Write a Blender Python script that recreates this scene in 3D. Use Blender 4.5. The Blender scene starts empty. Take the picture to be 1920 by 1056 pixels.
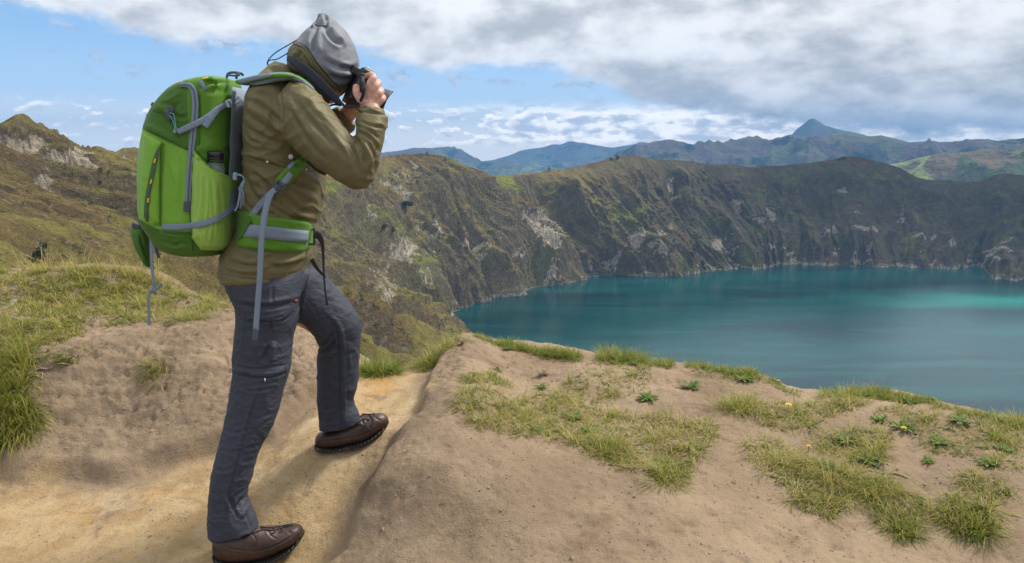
import bpy, math, random
import numpy as np
from mathutils import Vector, Matrix
from mathutils.bvhtree import BVHTree
R = math.radians
SC = bpy.context.scene
COL = SC.collection

# ---------------------------------------------------------------- camera
F_PX, CAM_H, PITCH = 1500.0, 1.3, R(9.2)
cam_data = bpy.data.cameras.new('camera')
cam_data.lens = 36.0 * F_PX / 1920.0
cam_data.sensor_width = 36.0
cam_data.clip_start = 0.05
cam_data.clip_end = 250000.0
view_cam = bpy.data.objects.new('view_camera', cam_data)
COL.objects.link(view_cam)
view_cam.location = (0, 0, CAM_H)
view_cam.rotation_euler = (math.pi / 2 - PITCH, 0, 0)
SC.camera = view_cam

# ---------------------------------------------------------------- light, world, exposure
SUN_EL, SUN_AZ = R(52), R(62)          # azimuth clockwise from +Y (the view direction)
sun_dir = Vector((math.cos(SUN_EL) * math.sin(SUN_AZ), math.cos(SUN_EL) * math.cos(SUN_AZ), math.sin(SUN_EL)))
ld = bpy.data.lights.new('sun', 'SUN')
ld.energy = 3.4
ld.angle = R(11)
ld.color = (1.0, 0.93, 0.83)
sun = bpy.data.objects.new('sun', ld)
COL.objects.link(sun)
sun.rotation_euler = sun_dir.to_track_quat('Z', 'Y').to_euler()
SC.view_settings.view_transform = 'Standard'
SC.view_settings.look = 'None'
SC.view_settings.gamma = 1.0
SC.view_settings.use_curve_mapping = False
SC.view_settings.exposure = 0.62
SC.cycles.volume_bounces = 0
SC.cycles.max_bounces = 6
SC.cycles.diffuse_bounces = 3
SC.cycles.transparent_max_bounces = 6
SC.cycles.use_denoising = True


class NT:
    """small helper for shader node trees"""
    def __init__(self, tree):
        self.t = tree
        self.n = tree.nodes
        self.l = tree.links

    def new(self, typ, **kw):
        nd = self.n.new(typ)
        for k, v in kw.items():
            setattr(nd, k, v)
        return nd

    def put(self, sock, val):
        if val is None:
            return
        if hasattr(val, 'is_output'):
            self.l.new(val, sock)
        else:
            if sock.type == 'RGBA' and hasattr(val, '__len__') and len(val) == 3:
                val = (*val, 1.0)
            sock.default_value = val

    def math(self, op, a, b=None, c=None, clamp=False):
        nd = self.new('ShaderNodeMath', operation=op, use_clamp=clamp)
        self.put(nd.inputs[0], a)
        self.put(nd.inputs[1], b)
        self.put(nd.inputs[2], c)
        return nd.outputs[0]

    def vmath(self, op, a, b=None, scale=None):
        nd = self.new('ShaderNodeVectorMath', operation=op)
        self.put(nd.inputs[0], a)
        self.put(nd.inputs[1], b)
        if scale is not None:
            nd.inputs['Scale'].default_value = scale
        return nd.outputs[0]

    def noise(self, vec, scale, detail=4, rough=0.55, dist=0.0, ntype='FBM'):
        nd = self.new('ShaderNodeTexNoise')
        nd.noise_type = ntype
        self.put(nd.inputs['Vector'], vec)
        self.put(nd.inputs['Scale'], float(scale))
        nd.inputs['Detail'].default_value = detail
        nd.inputs['Roughness'].default_value = rough
        nd.inputs['Distortion'].default_value = dist
        return nd.outputs[0]

    def vor(self, vec, scale, feature='F1', rand=1.0):
        nd = self.new('ShaderNodeTexVoronoi', feature=feature)
        self.put(nd.inputs['Vector'], vec)
        nd.inputs['Scale'].default_value = scale
        nd.inputs['Randomness'].default_value = rand
        return nd.outputs[0]

    def ss(self, x, lo, hi):
        nd = self.new('ShaderNodeMapRange', interpolation_type='SMOOTHSTEP')
        self.put(nd.inputs[0], x)
        self.put(nd.inputs[1], lo)
        self.put(nd.inputs[2], hi)
        return nd.outputs[0]

    def lin(self, x, lo, hi, a=0.0, b=1.0):
        nd = self.new('ShaderNodeMapRange')
        self.put(nd.inputs[0], x)
        self.put(nd.inputs[1], lo)
        self.put(nd.inputs[2], hi)
        self.put(nd.inputs[3], a)
        self.put(nd.inputs[4], b)
        return nd.outputs[0]

    def mix(self, f, a, b, mode='MIX'):
        nd = self.new('ShaderNodeMix', data_type='RGBA', blend_type=mode)
        self.put(nd.inputs[0], f)
        self.put(nd.inputs[6], a)
        self.put(nd.inputs[7], b)
        return nd.outputs[2]

    def comb(self, x, y, z):
        nd = self.new('ShaderNodeCombineXYZ')
        self.put(nd.inputs[0], x)
        self.put(nd.inputs[1], y)
        self.put(nd.inputs[2], z)
        return nd.outputs[0]

    def sep(self, v):
        nd = self.new('ShaderNodeSeparateXYZ')
        self.put(nd.inputs[0], v)
        return nd.outputs

    def attr(self, name, out='Fac'):
        nd = self.new('ShaderNodeAttribute', attribute_name=name)
        return nd.outputs[out]

    def pos(self):
        return self.new('ShaderNodeNewGeometry').outputs['Position']

    def obj(self):
        return self.new('ShaderNodeTexCoord').outputs['Object']

    def bump(self, h, strength=0.5, dist=0.01, normal=None):
        nd = self.new('ShaderNodeBump')
        self.put(nd.inputs['Height'], h)
        nd.inputs['Strength'].default_value = strength
        nd.inputs['Distance'].default_value = dist
        self.put(nd.inputs['Normal'], normal)
        return nd.outputs[0]


def material(name, build=None, **kw):
    m = bpy.data.materials.new(name)
    m.use_nodes = True
    nt = NT(m.node_tree)
    b = nt.n['Principled BSDF']
    def P(**k):
        for key, v in k.items():
            nt.put(b.inputs[key.replace('_', ' ')], v)
    if kw:
        P(**kw)
    if build:
        build(nt, P)
    return m


# ---- sky: NISHITA daylight with a procedural cloud deck
W = bpy.data.worlds.new('World')
SC.world = W
W.use_nodes = True
w = NT(W.node_tree)
bg = w.n['Background']
sky = w.new('ShaderNodeTexSky', sky_type='NISHITA')
sky.sun_disc = False
sky.sun_elevation = SUN_EL
sky.sun_rotation = SUN_AZ
sky.altitude = 3000
sky.air_density = 1.0
sky.dust_density = 1.0
gen = w.new('ShaderNodeTexCoord').outputs['Generated']
dx, dy, dz = w.sep(w.vmath('NORMALIZE', gen))
az = w.math('MULTIPLY', w.math('ARCTAN2', dx, dy), 57.2958)
el = w.math('MULTIPLY', w.math('ARCSINE', dz), 57.2958)
# angular coordinates, clouds flattened
cv = w.comb(w.math('MULTIPLY', az, 0.55), w.math('MULTIPLY', el, 1.1), 0.0)
cv2 = w.comb(w.math('MULTIPLY', az, 0.62), w.math('MULTIPLY', el, 1.15), 3.3)
ramp = w.new('ShaderNodeValToRGB')
w.put(ramp.inputs[0], w.lin(az, -40, 40))
cr = ramp.color_ramp
cr.elements[0].position = 0.0
cr.elements[1].position = 1.0
def deck(az_, e_):
    return (az_ + 40) / 80.0, e_ / 10.0
stops = [(-40, 8.6), (-31, 8.3), (-22, 7.0), (-13, 6.9), (-4, 5.6), (2, 5.9), (5, 4.9), (9, 3.4), (14, 2.6), (19, 1.7), (24, 1.4), (32, 0.9), (40, 0.9)]
for i, (a_, e_) in enumerate(stops):
    p, v = deck(a_, e_)
    e = cr.elements[0] if i == 0 else (cr.elements[-1] if i == len(stops) - 1 else cr.elements.new(p))
    e.position = p
    e.color = (v, v, v, 1)
bound = w.math('MULTIPLY', ramp.outputs[0], 10.0)
n_edge = w.math('SUBTRACT', w.noise(cv, 0.36, 9, 0.60, 0.1), 0.5)
over = w.math('ADD', w.math('SUBTRACT', el, bound), w.math('MULTIPLY', n_edge, 5.0))
deckm = w.ss(over, -0.55, 0.75)
# holes thin out on high sky, wisps below the deck
wn = w.noise(cv2, 0.6, 7, 0.6, 0.4)
near_band = w.math('MULTIPLY', w.ss(el, 2.2, 4.2), w.ss(over, -4.5, -0.6))
wisp = w.math('MULTIPLY', w.ss(wn, 0.53, 0.68), near_band)
# small cumulus near the horizon
cv3 = w.comb(w.math('MULTIPLY', az, 0.5), w.math('MULTIPLY', el, 1.3), 9.1)
cn = w.noise(cv3, 1.0, 9, 0.58, 0.1)
band2 = w.math('MULTIPLY', w.ss(el, 0.2, 0.9), w.math('SUBTRACT', 1.0, w.ss(el, 2.2, 3.6)))
azr = w.lin(az, -8, 12, 0.53, 0.26)
cum = w.math('MULTIPLY', w.ss(w.math('SUBTRACT', cn, azr), 0.0, 0.06), band2)
haze_low = w.math('MULTIPLY', w.math('SUBTRACT', 1.0, w.ss(el, -2.0, 7.5)), 0.55)
# brightness of the deck: soft large streaks
gv = w.comb(w.math('MULTIPLY', az, 0.22), w.math('MULTIPLY', el, 0.55), 5.0)
g1 = w.noise(gv, 0.55, 7, 0.52, 0.1)
g2 = w.noise(w.comb(w.math('MULTIPLY', az, 0.5), w.math('MULTIPLY', el, 0.9), 1.0), 0.8, 6, 0.52, 0.1)
gb = w.math('ADD', w.math('MULTIPLY', g1, 0.65), w.math('MULTIPLY', g2, 0.35))
deck_col = w.mix(w.ss(gb, 0.36, 0.62), (0.38, 0.395, 0.42), (0.74, 0.745, 0.76))
base_dark = w.math('MULTIPLY', w.math('SUBTRACT', 1.0, w.ss(over, 0.2, 1.7)), w.ss(az, 6, 18))
deck_col = w.mix(w.math('MULTIPLY', base_dark, 0.6), deck_col, (0.30, 0.32, 0.37))
cum_lit = w.ss(w.noise(w.vmath('ADD', cv3, (0.0, 0.35, 0.0)), 1.0, 9, 0.60, 0.1), 0.42, 0.62)
cum_col = w.mix(cum_lit, (1.7, 1.55, 1.38), (0.70, 0.70, 0.74))
wisp_col = w.mix(w.ss(w.noise(cv2, 1.3, 4), 0.42, 0.62), (0.30, 0.35, 0.45), (0.52, 0.56, 0.65))
SKY_STRENGTH = 0.10
sk = w.vmath('SCALE', sky.outputs[0], scale=SKY_STRENGTH)
skb = w.mix(w.ss(el, 0.0, 9.0), (0.58, 0.73, 0.88), (0.23, 0.43, 0.70))
sk = w.mix(0.72, sk, skb)
c = w.mix(haze_low, sk, (0.48, 0.64, 0.86))
c = w.mix(w.math('MULTIPLY', w.math('SUBTRACT', 1.0, w.ss(el, 0.6, 4.2)), 0.85), c, (1.15, 1.08, 1.0))
c = w.mix(w.math('MULTIPLY', wisp, 0.85), c, wisp_col)
c = w.mix(w.math('MULTIPLY', cum, 0.9), c, cum_col)
c = w.mix(deckm, c, deck_col)
c = w.mix(w.ss(el, 14.0, 40.0), c, (0.80, 0.80, 0.82))
w.put(bg.inputs['Color'], c)
bg.inputs['Strength'].default_value = 1.0


# ---------------------------------------------------------------- numpy tools
rng = np.random.default_rng(7)
_perm = np.random.default_rng(11).permutation(4096).astype(np.int64)
_grad = np.random.default_rng(12).normal(size=(4096, 3))
_grad /= np.linalg.norm(_grad, axis=1, keepdims=True)

def perlin(p):
    p = np.asarray(p, float)
    i = np.floor(p).astype(np.int64)
    f = p - i
    u = f * f * f * (f * (f * 6 - 15) + 10)
    out = 0.0
    for cx in (0, 1):
        wx = u[:, 0] if cx else 1 - u[:, 0]
        hx = _perm[(i[:, 0] + cx) & 4095]
        for cy in (0, 1):
            wy = u[:, 1] if cy else 1 - u[:, 1]
            hy = _perm[(hx + i[:, 1] + cy) & 4095]
            for cz in (0, 1):
                wz = u[:, 2] if cz else 1 - u[:, 2]
                h = _perm[(hy + i[:, 2] + cz) & 4095]
                g = _grad[h]
                d = g[:, 0] * (f[:, 0] - cx) + g[:, 1] * (f[:, 1] - cy) + g[:, 2] * (f[:, 2] - cz)
                out = out + wx * wy * wz * d
    return out * 1.5

def fbm(p, octaves=4, gain=0.5, lac=2.03):
    a, s, t = 1.0, 0.0, 0.0
    p = np.array(p, float)
    for k in range(octaves):
        s = s + a * perlin(p + 17.3 * k)
        t += a
        a *= gain
        p = p * lac
    return s / t

def ridged(p, octaves=4, gain=0.5, lac=2.03):
    a, s, t = 1.0, 0.0, 0.0
    p = np.array(p, float)
    for k in range(octaves):
        s = s + a * (1 - np.abs(perlin(p + 9.7 * k)) * 2.2)
        t += a
        a *= gain
        p = p * lac
    return s / t

def sstep(x, lo, hi):
    t = np.clip((x - lo) / (hi - lo), 0, 1)
    return t * t * (3 - 2 * t)

def v3(x, y, z):
    return np.stack([np.broadcast_to(np.asarray(q, float), np.broadcast(x, y, z).shape) for q in (x, y, z)], -1)

CP, SP = math.cos(PITCH), math.sin(PITCH)
def ray(px, py):
    px, py = np.asarray(px, float), np.asarray(py, float)
    a, b = (px - 960) / F_PX, (528 - py) / F_PX
    return np.stack([a, CP + b * SP, -SP + b * CP], -1)

def P(px, py, depth):
    """world point on the photo ray through px,py at forward distance depth (world y)"""
    r = ray(px, py)
    t = np.asarray(depth, float) / r[..., 1]
    return r * t[..., None] + np.array([0, 0, CAM_H])

def Pz(px, py, z):
    r = ray(px, py)
    t = (z - CAM_H) / r[..., 2]
    return r * t[..., None] + np.array([0, 0, CAM_H])

def proj(p):
    q = np.asarray(p, float) - np.array([0, 0, CAM_H])
    z = q[..., 1] * CP - q[..., 2] * SP
    y = q[..., 1] * SP + q[..., 2] * CP
    return 960 + F_PX * q[..., 0] / z, 528 - F_PX * y / z

def mesh_np(name, verts, quads=None, tris=None, smooth=True):
    me = bpy.data.meshes.new(name)
    verts = np.asarray(verts, np.float32)
    nq = 0 if quads is None else len(quads)
    nt_ = 0 if tris is None else len(tris)
    me.vertices.add(len(verts))
    me.vertices.foreach_set('co', verts.ravel())
    loops = []
    if nq: loops.append(np.asarray(quads, np.int32).ravel())
    if nt_: loops.append(np.asarray(tris, np.int32).ravel())
    loops = np.concatenate(loops)
    me.loops.add(len(loops))
    me.loops.foreach_set('vertex_index', loops)
    me.polygons.add(nq + nt_)
    starts = np.concatenate([np.arange(nq) * 4, nq * 4 + np.arange(nt_) * 3]).astype(np.int32)
    me.polygons.foreach_set('loop_start', starts)
    me.polygons.foreach_set('use_smooth', np.full(nq + nt_, smooth))
    me.update(calc_edges=True)
    return me

def grid_quads(nu, nv, wrap_u=False):
    i = np.arange(nu if wrap_u else nu - 1)
    j = np.arange(nv - 1)
    I, J = np.meshgrid(i, j, indexing='ij')
    I2 = (I + 1) % nu
    return np.stack([I * nv + J, I2 * nv + J, I2 * nv + J + 1, I * nv + J + 1], -1).reshape(-1, 4)

def add_attr(me, name, arr, typ='FLOAT'):
    a = me.attributes.new(name, typ, 'POINT')
    if typ == 'FLOAT':
        a.data.foreach_set('value', np.asarray(arr, np.float32).ravel())
    else:
        a.data.foreach_set('vector', np.asarray(arr, np.float32).ravel())

def link(name, me, mat=None, parent=None, label=None, cat=None, group=None, kind=None):
    o = bpy.data.objects.new(name, me)
    COL.objects.link(o)
    if mat is not None and me is not None:
        for m in (mat if isinstance(mat, (list, tuple)) else [mat]):
            me.materials.append(m)
    if parent is not None: o.parent = parent
    if label: o['label'] = label
    if cat: o['category'] = cat
    if group: o['group'] = group
    if kind: o['kind'] = kind
    return o

def catmull(pts, t, closed=False):
    pts = np.asarray(pts, float)
    n = len(pts)
    i = np.floor(t).astype(int)
    f = (t - i)[:, None]
    def g(k):
        return pts[k % n] if closed else pts[np.clip(k, 0, n - 1)]
    p0, p1, p2, p3 = g(i - 1), g(i), g(i + 1), g(i + 2)
    return 0.5 * ((2 * p1) + (-p0 + p2) * f + (2 * p0 - 5 * p1 + 4 * p2 - p3) * f ** 2 + (-p0 + 3 * p1 - 3 * p2 + p3) * f ** 3)
# ================================================================ LAND: lake, crater, mountains
LAKE_Z = -330.0

def m_water(nt, P):
    p = nt.pos()
    big = nt.noise(nt.vmath('MULTIPLY', p, (0.6, 2.2, 1)), 0.0022, 4, 0.5, 0.6)
    col = nt.mix(nt.ss(big, 0.35, 0.7), (0.000, 0.022, 0.025), (0.002, 0.060, 0.060))
    rip = nt.noise(nt.vmath('MULTIPLY', p, (0.35, 2.6, 1)), 0.010, 6, 0.62, 0.8)
    col = nt.mix(nt.math('MULTIPLY', nt.ss(rip, 0.52, 0.66), 0.5), col, (0.012, 0.085, 0.085))
    x, y, z = nt.sep(p)
    wob = nt.math('MULTIPLY', nt.math('SUBTRACT', nt.noise(p, 0.004, 4, 0.6), 0.5), 260)
    sx = nt.math('MULTIPLY', nt.ss(x, 650, 1150), nt.math('SUBTRACT', 1.0, nt.ss(x, 1400, 1600)))
    yy = nt.math('ADD', y, wob)
    sy = nt.math('MULTIPLY', nt.ss(yy, 1640, 1760), nt.math('SUBTRACT', 1.0, nt.ss(yy, 1790, 1930)))
    sy2 = nt.math('MULTIPLY', nt.math('MULTIPLY', nt.ss(yy, 1400, 1460), nt.math('SUBTRACT', 1.0, nt.ss(yy, 1500, 1560))), 0.45)
    shoal = nt.math('MULTIPLY', sx, nt.math('ADD', sy, sy2))
    col = nt.mix(nt.math('MULTIPLY', shoal, 0.85), col, (0.004, 0.22, 0.19))
    near = nt.attr('shore')
    P(Base_Color=col, IOR=1.33, Specular_IOR_Level=0.35)
    wind = nt.noise(nt.vmath('MULTIPLY', p, (0.5, 1.8, 1)), 0.006, 5, 0.55, 1.0)
    P(Roughness=nt.lin(wind, 0.3, 0.7, 0.05, 0.16))
    h = nt.noise(nt.vmath('MULTIPLY', p, (1, 1, 1)), 0.35, 4, 0.6)
    h2 = nt.noise(p, 0.05, 4, 0.6)
    nrm = nt.bump(nt.math('ADD', h, h2), 0.40, 0.5)
    P(Normal=nrm)
WATER = material('lake_water', m_water)
g = 24
xs, ys = np.linspace(-900, 2600, g), np.linspace(-700, 3400, g)
X, Y = np.meshgrid(xs, ys, indexing='ij')
me = mesh_np('lake_water', v3(X, Y, LAKE_Z).reshape(-1, 3), grid_quads(g, g))
link('lake_water', me, WATER, kind='structure')

# ---- crater ring: each row = rim world point, shore world point
def rimp(px, py, d): return P(px, py, d)
def shp(px, py): return Pz(px, py, LAKE_Z)
def wp(x, y, z=LAKE_Z): return np.array([x, y, z], float)
ring = [
    (wp(0, -6, -4.0), wp(330, 300)),
    (wp(-60, 60, -9), wp(330, 420)),
    (wp(-215, 225, -8), wp(240, 600)),
    (wp(-385, 455, 14), wp(130, 800)),
    (rimp(-60, 232, 560), wp(70, 930)),
    (rimp(12, 226, 585), wp(40, 1000)),
    (rimp(36, 209, 600), wp(20, 1040)),
    (rimp(60, 226, 620), wp(10, 1080)),
    (rimp(95, 248, 660), wp(-10, 1150)),
    (rimp(180, 283, 760), wp(-45, 1270)),
    (rimp(300, 284, 900), wp(-70, 1380)),
    (rimp(450, 292, 1120), shp(885, 636)),
    (rimp(600, 312, 1400), shp(853, 596)),
    (rimp(700, 300, 1640), shp(880, 578)),
    (rimp(735, 291, 1740), shp(960, 562)),
    (rimp(830, 292, 1830), shp(1015, 540)),
    (rimp(862, 312, 1900), shp(1090, 530)),
    (rimp(893, 332, 1990), shp(1105, 521)),
    (rimp(975, 326, 2160), shp(1170, 519)),
    (rimp(1060, 317, 2330), shp(1225, 523)),
    (rimp(1110, 306, 2430), shp(1290, 519)),
    (rimp(1180, 292, 2520), shp(1335, 511)),
    (rimp(1240, 299, 2600), shp(1390, 510)),
    (rimp(1310, 305, 2680), shp(1445, 509)),
    (rimp(1400, 312, 2740), shp(1462, 502)),
    (rimp(1500, 309, 2790), shp(1530, 501)),
    (rimp(1560, 298, 2820), shp(1580, 502)),
    (rimp(1600, 293, 2830), shp(1625, 502)),
    (rimp(1640, 303, 2850), shp(1680, 503)),
    (rimp(1690, 318, 2880), shp(1740, 506)),
    (rimp(1740, 338, 2900), shp(1790, 509)),
    (rimp(1830, 339, 2900), shp(1830, 515)),
    (rimp(1880, 325, 2860), shp(1860, 528)),
    (rimp(1960, 332, 2780), shp(1925, 530)),
    (rimp(2100, 330, 2600), shp(2080, 533)),
    (wp(2150, 1900, 20), wp(1680, 1500)),
    (wp(2100, 1000, 0), wp(1640, 900)),
    (wp(1600, 150, -10), wp(1300, 350)),
    (wp(900, -160, 0), wp(800, 130)),
    (wp(300, -80, -6), wp(480, 190)),
    (wp(70, -26, -5), wp(390, 240)),
]
rim_c = np.array([a for a, b in ring])
sho_c = np.array([b for a, b in ring])
n = len(ring)
dens = np.full(n, 60)
dens[0:4] = 50
dens[4:11] = 100
dens[11:35] = 76
t = np.concatenate([k + np.arange(dens[k]) / dens[k] for k in range(n)])
rim, sho = catmull(rim_c, t, True), catmull(sho_c, t, True)
NU = len(t)
mid = (rim + sho) / 2
seg = np.linalg.norm(np.diff(np.vstack([mid, mid[:1]]), axis=0)[:, :2], axis=1)
ulen = np.concatenate([[0], np.cumsum(seg)[:-1]])
# rows: outer slope, crest, inner wall down past the waterline
v_out = -np.linspace(1, 0, 40, endpoint=False) ** 1.6
v_in = np.linspace(0, 1.12, 240) ** 0.96
vv = np.concatenate([v_out, v_in])
NV = len(vv)
U, V = np.meshgrid(ulen, vv, indexing='ij')
hor = sho - rim
hor[:, 2] = 0
run = np.linalg.norm(hor[:, :2], axis=1)
inw = hor / run[:, None]
Vin = np.clip(V, 0, None)
# concave section: steep at the crest, flatter at the foot
zf = Vin ** 0.90
base = np.empty((NU, NV, 3))
base[..., :2] = rim[:, None, :2] + hor[:, None, :2] * Vin[..., None]
base[..., 2] = rim[:, None, 2] + (LAKE_Z - rim[:, None, 2]) * zf
Vo = np.clip(-V, 0, None)
base[..., :2] -= inw[:, None, :2] * (Vo * 3600)[..., None]
base[..., 2] -= 780 * (1 - np.exp(-Vo * 3.0)) - 0
# normal direction of the wall: outward of the slope
nrm = np.stack([inw[:, 0], inw[:, 1], np.full(NU, 1.0)], -1)
nrm /= np.linalg.norm(nrm, axis=1, keepdims=True)
nrm = np.repeat(nrm[:, None, :], NV, 1)
flat = base.reshape(-1, 3)
dist_cam = np.linalg.norm(flat[:, :2], axis=1)
nearf = sstep(dist_cam, 15, 400)            # no large relief right below the camera
slope_len = V * np.hypot(run, 330)[:, None]
warp = fbm(v3(flat[:, 0] / 260, flat[:, 1] / 260, flat[:, 2] / 260), 3).reshape(NU, NV)
Ug = U + warp * 38 + 16 * np.sin(slope_len / 90 + warp * 5) * 0.35
q = v3(Ug / 210, slope_len / 900, 2.0).reshape(-1, 3)
g1 = ridged(q, 2, 0.5)
q = v3(Ug / 78, slope_len / 420, 7.0).reshape(-1, 3)
g2 = ridged(q, 3, 0.55)
q = v3(Ug / 26, slope_len / 120, 12.0).reshape(-1, 3)
g3 = ridged(q, 3, 0.55)
Vf = V.reshape(-1)
env = np.where(Vf < 0, 0.15 + 0 * Vf, np.clip(Vf * 5, 0, 1) * 0.85 + 0.0) * (1 - 0.45 * sstep(Vf, 0.8, 1.05))
env = np.maximum(env, 0.05)
f3 = fbm(flat / 46.0, 5, 0.55)
f4 = fbm(flat / 9.0 + 31, 3, 0.55)
bands = np.abs(perlin(v3(flat[:, 0] / 240, flat[:, 1] / 240, flat[:, 2] / 26 + warp.reshape(-1) * 2)))   # rock strata
cliffn = fbm(v3(U.reshape(-1) / 90, slope_len.reshape(-1) / 60, 4.0), 4, 0.55)
farw = sstep(U.reshape(-1), 0, 1) * 0 + 1
f5 = ridged(flat / 30.0 + 3, 3, 0.55)
fw_ = sstep(flat[:, 0] + 0.25 * flat[:, 1], 500, 1250)
disp = env * nearf * ((g1 - 0.45) * (112 - 38 * fw_) + (g2 - 0.45) * (58 - 16 * fw_) + (g3 - 0.5) * (12 - 7 * fw_) + f3 * 8 + (f5 - 0.5) * 5) + nearf * f4 * 2.6 * (0.25 + env)
# chosen pale cliffs: photo position, half sizes (px), strength
cliffs = [(995, 440, 42, 24, 1.0, .3), (1010, 462, 36, 16, .8, .3), (745, 497, 26, 30, 1.0, .7), (795, 500, 30, 16, .8, .5), (818, 452, 45, 13, .85, .42), (880, 470, 34, 12, .6, .4),
          (737, 362, 10, 34, .9, 1.0), (640, 345, 22, 20, .35, .8), (632, 520, 18, 24, .9, 1.1), (668, 430, 22, 14, .5, .4),
          (60, 262, 70, 16, .9, .1), (130, 285, 60, 18, .75, .3), (20, 262, 26, 8, 1.0, .1), (70, 350, 22, 18, .55, .6), (40, 378, 16, 14, .6, .8), (225, 315, 30, 20, .5, .4), (168, 364, 12, 5, .8, -.4),
          (240, 300, 22, 10, .4, .3), (18, 470, 40, 10, .5, .5), (1040, 505, 14, 14, .6, .9), (850, 610, 20, 26, .7, 1.0), (780, 555, 26, 16, .5, .6), (700, 600, 16, 26, .45, .9),
          (1004, 380, 9, 12, .9, 1.2), (1005, 395, 8, 18, .5, 1.4), (1230, 475, 22, 12, .7, .2), (1300, 470, 16, 14, .8, 1.3), (1190, 455, 16, 16, .5, .7), (1380, 470, 10, 12, .6, 1.2), (1610, 490, 18, 12, 1.0, 1.0),
          (1447, 398, 14, 14, .6, 1.0), (1382, 385, 9, 16, .9, 1.3), (1422, 420, 9, 12, .7, .8), (1630, 465, 6, 8, .7, 1.4), (1690, 400, 4, 26, .5, 1.5), (1715, 425, 8, 34, .4, 1.5), (1790, 460, 14, 8, .7, -.6), (1870, 450, 30, 7, .6, -.25),
          (1640, 440, 9, 8, .6, .8), (1580, 363, 14, 9, .6, .3), (1265, 345, 5, 22, .5, 1.2), (1750, 450, 8, 6, .3, .2), (960, 480, 20, 10, .4, .3), (1100, 500, 12, 10, .5, .8), (1160, 510, 16, 6, .5, .1), (740, 340, 16, 20, .4, 1.0), (770, 330, 5, 22, .55, 1.3)]
px, py = proj(flat)
vis = flat[:, 1] > 60
rockb = np.zeros(len(flat))
nbl = fbm(flat / 22.0 + 5, 4, 0.6)
nstr = ridged(v3(Ug.reshape(-1) / 14, slope_len.reshape(-1) / 60, 3.0), 3, 0.6)
for (cx, cy, rx, ry, s, ang) in cliffs:
    ca, sa = math.cos(ang), math.sin(ang)
    rx_, ry_ = (ry, rx) if ang > 0.95 and ry > rx else (rx, ry)
    ddx, ddy = px - cx, py - cy
    a_ = (ddx * ca + ddy * sa) / rx_
    b_ = (-ddx * sa + ddy * ca) / ry_
    d_ = np.sqrt(a_ * a_ + b_ * b_)
    rockb = np.maximum(rockb, s * sstep(1.35 - d_ + nbl * 1.7 + (nstr - .5) * .5, 0.25, 0.85) * (d_ < 2.6) * vis)
disp -= 26 * sstep(Vf, 0.65, 1.0) * nearf
# faces cut into the slope at the cliffs
disp -= rockb * 9 * nearf
P3 = flat + nrm.reshape(-1, 3) * disp[:, None]
# crest detail
cres = np.exp(-np.abs(Vf) * 14)
P3[:, 2] += cres * nearf * fbm(v3(U.reshape(-1) / 70, 0.3, 0.7), 5, 0.55) * 9
# shore shelf: pale rim just above the water
ringn = fbm(v3(U.reshape(-1) / 60, 0, 5), 4)
shelf = sstep(LAKE_Z + 9 + ringn * 20 - P3[:, 2], 0, 6)
P3[:, 2] = np.where(P3[:, 2] < LAKE_Z + 7, LAKE_Z + 7 - (LAKE_Z + 7 - P3[:, 2]) * 1.6, P3[:, 2])
me = mesh_np('crater_slopes', P3, grid_quads(NU, NV, True)[:, ::-1])
# colour masks of the ground, and a far-wall mask for painted cloud shade
rock = np.clip(rockb + 0.72 * sstep(cliffn + 0.25 * (nstr - 0.5), 0.12, 0.40) * sstep(Vf, 0.06, 0.2) * (0.35 + 0.65 * sstep(Vf, 0.35, 0.75)), 0, 1)
grn = fbm(v3(flat[:, 0] / 170, flat[:, 1] / 170, flat[:, 2] / 120) + 3.3, 4, 0.55)
hollow = sstep(g2, 0.35, 0.05)
G = P3.reshape(NU, NV, 3)
du = np.roll(G, -2, 0) - np.roll(G, 2, 0)
dv = np.gradient(G, axis=1)
nn = np.cross(du, dv)
nn /= np.linalg.norm(nn, axis=2, keepdims=True) + 1e-9
nz = np.abs(nn[..., 2]).reshape(-1)
add_attr(me, 'steep', sstep(nz, 0.60, 0.32) * nearf * (Vf > 0))
add_attr(me, 'rock', rock)
add_attr(me, 'shelf', shelf * (Vf > 0))
add_attr(me, 'green', np.clip(0.5 + grn * 1.2, 0, 1))
add_attr(me, 'hollow', hollow)
add_attr(me, 'outer', (Vf < 0.015).astype(float))
far_wall = sstep(P3[:, 0] + 0.25 * P3[:, 1], 500, 1250)
add_attr(me, 'farwall_shade', far_wall)
add_attr(me, 'suv', v3(Ug, slope_len, 0).reshape(-1, 3), 'FLOAT_VECTOR')

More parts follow.
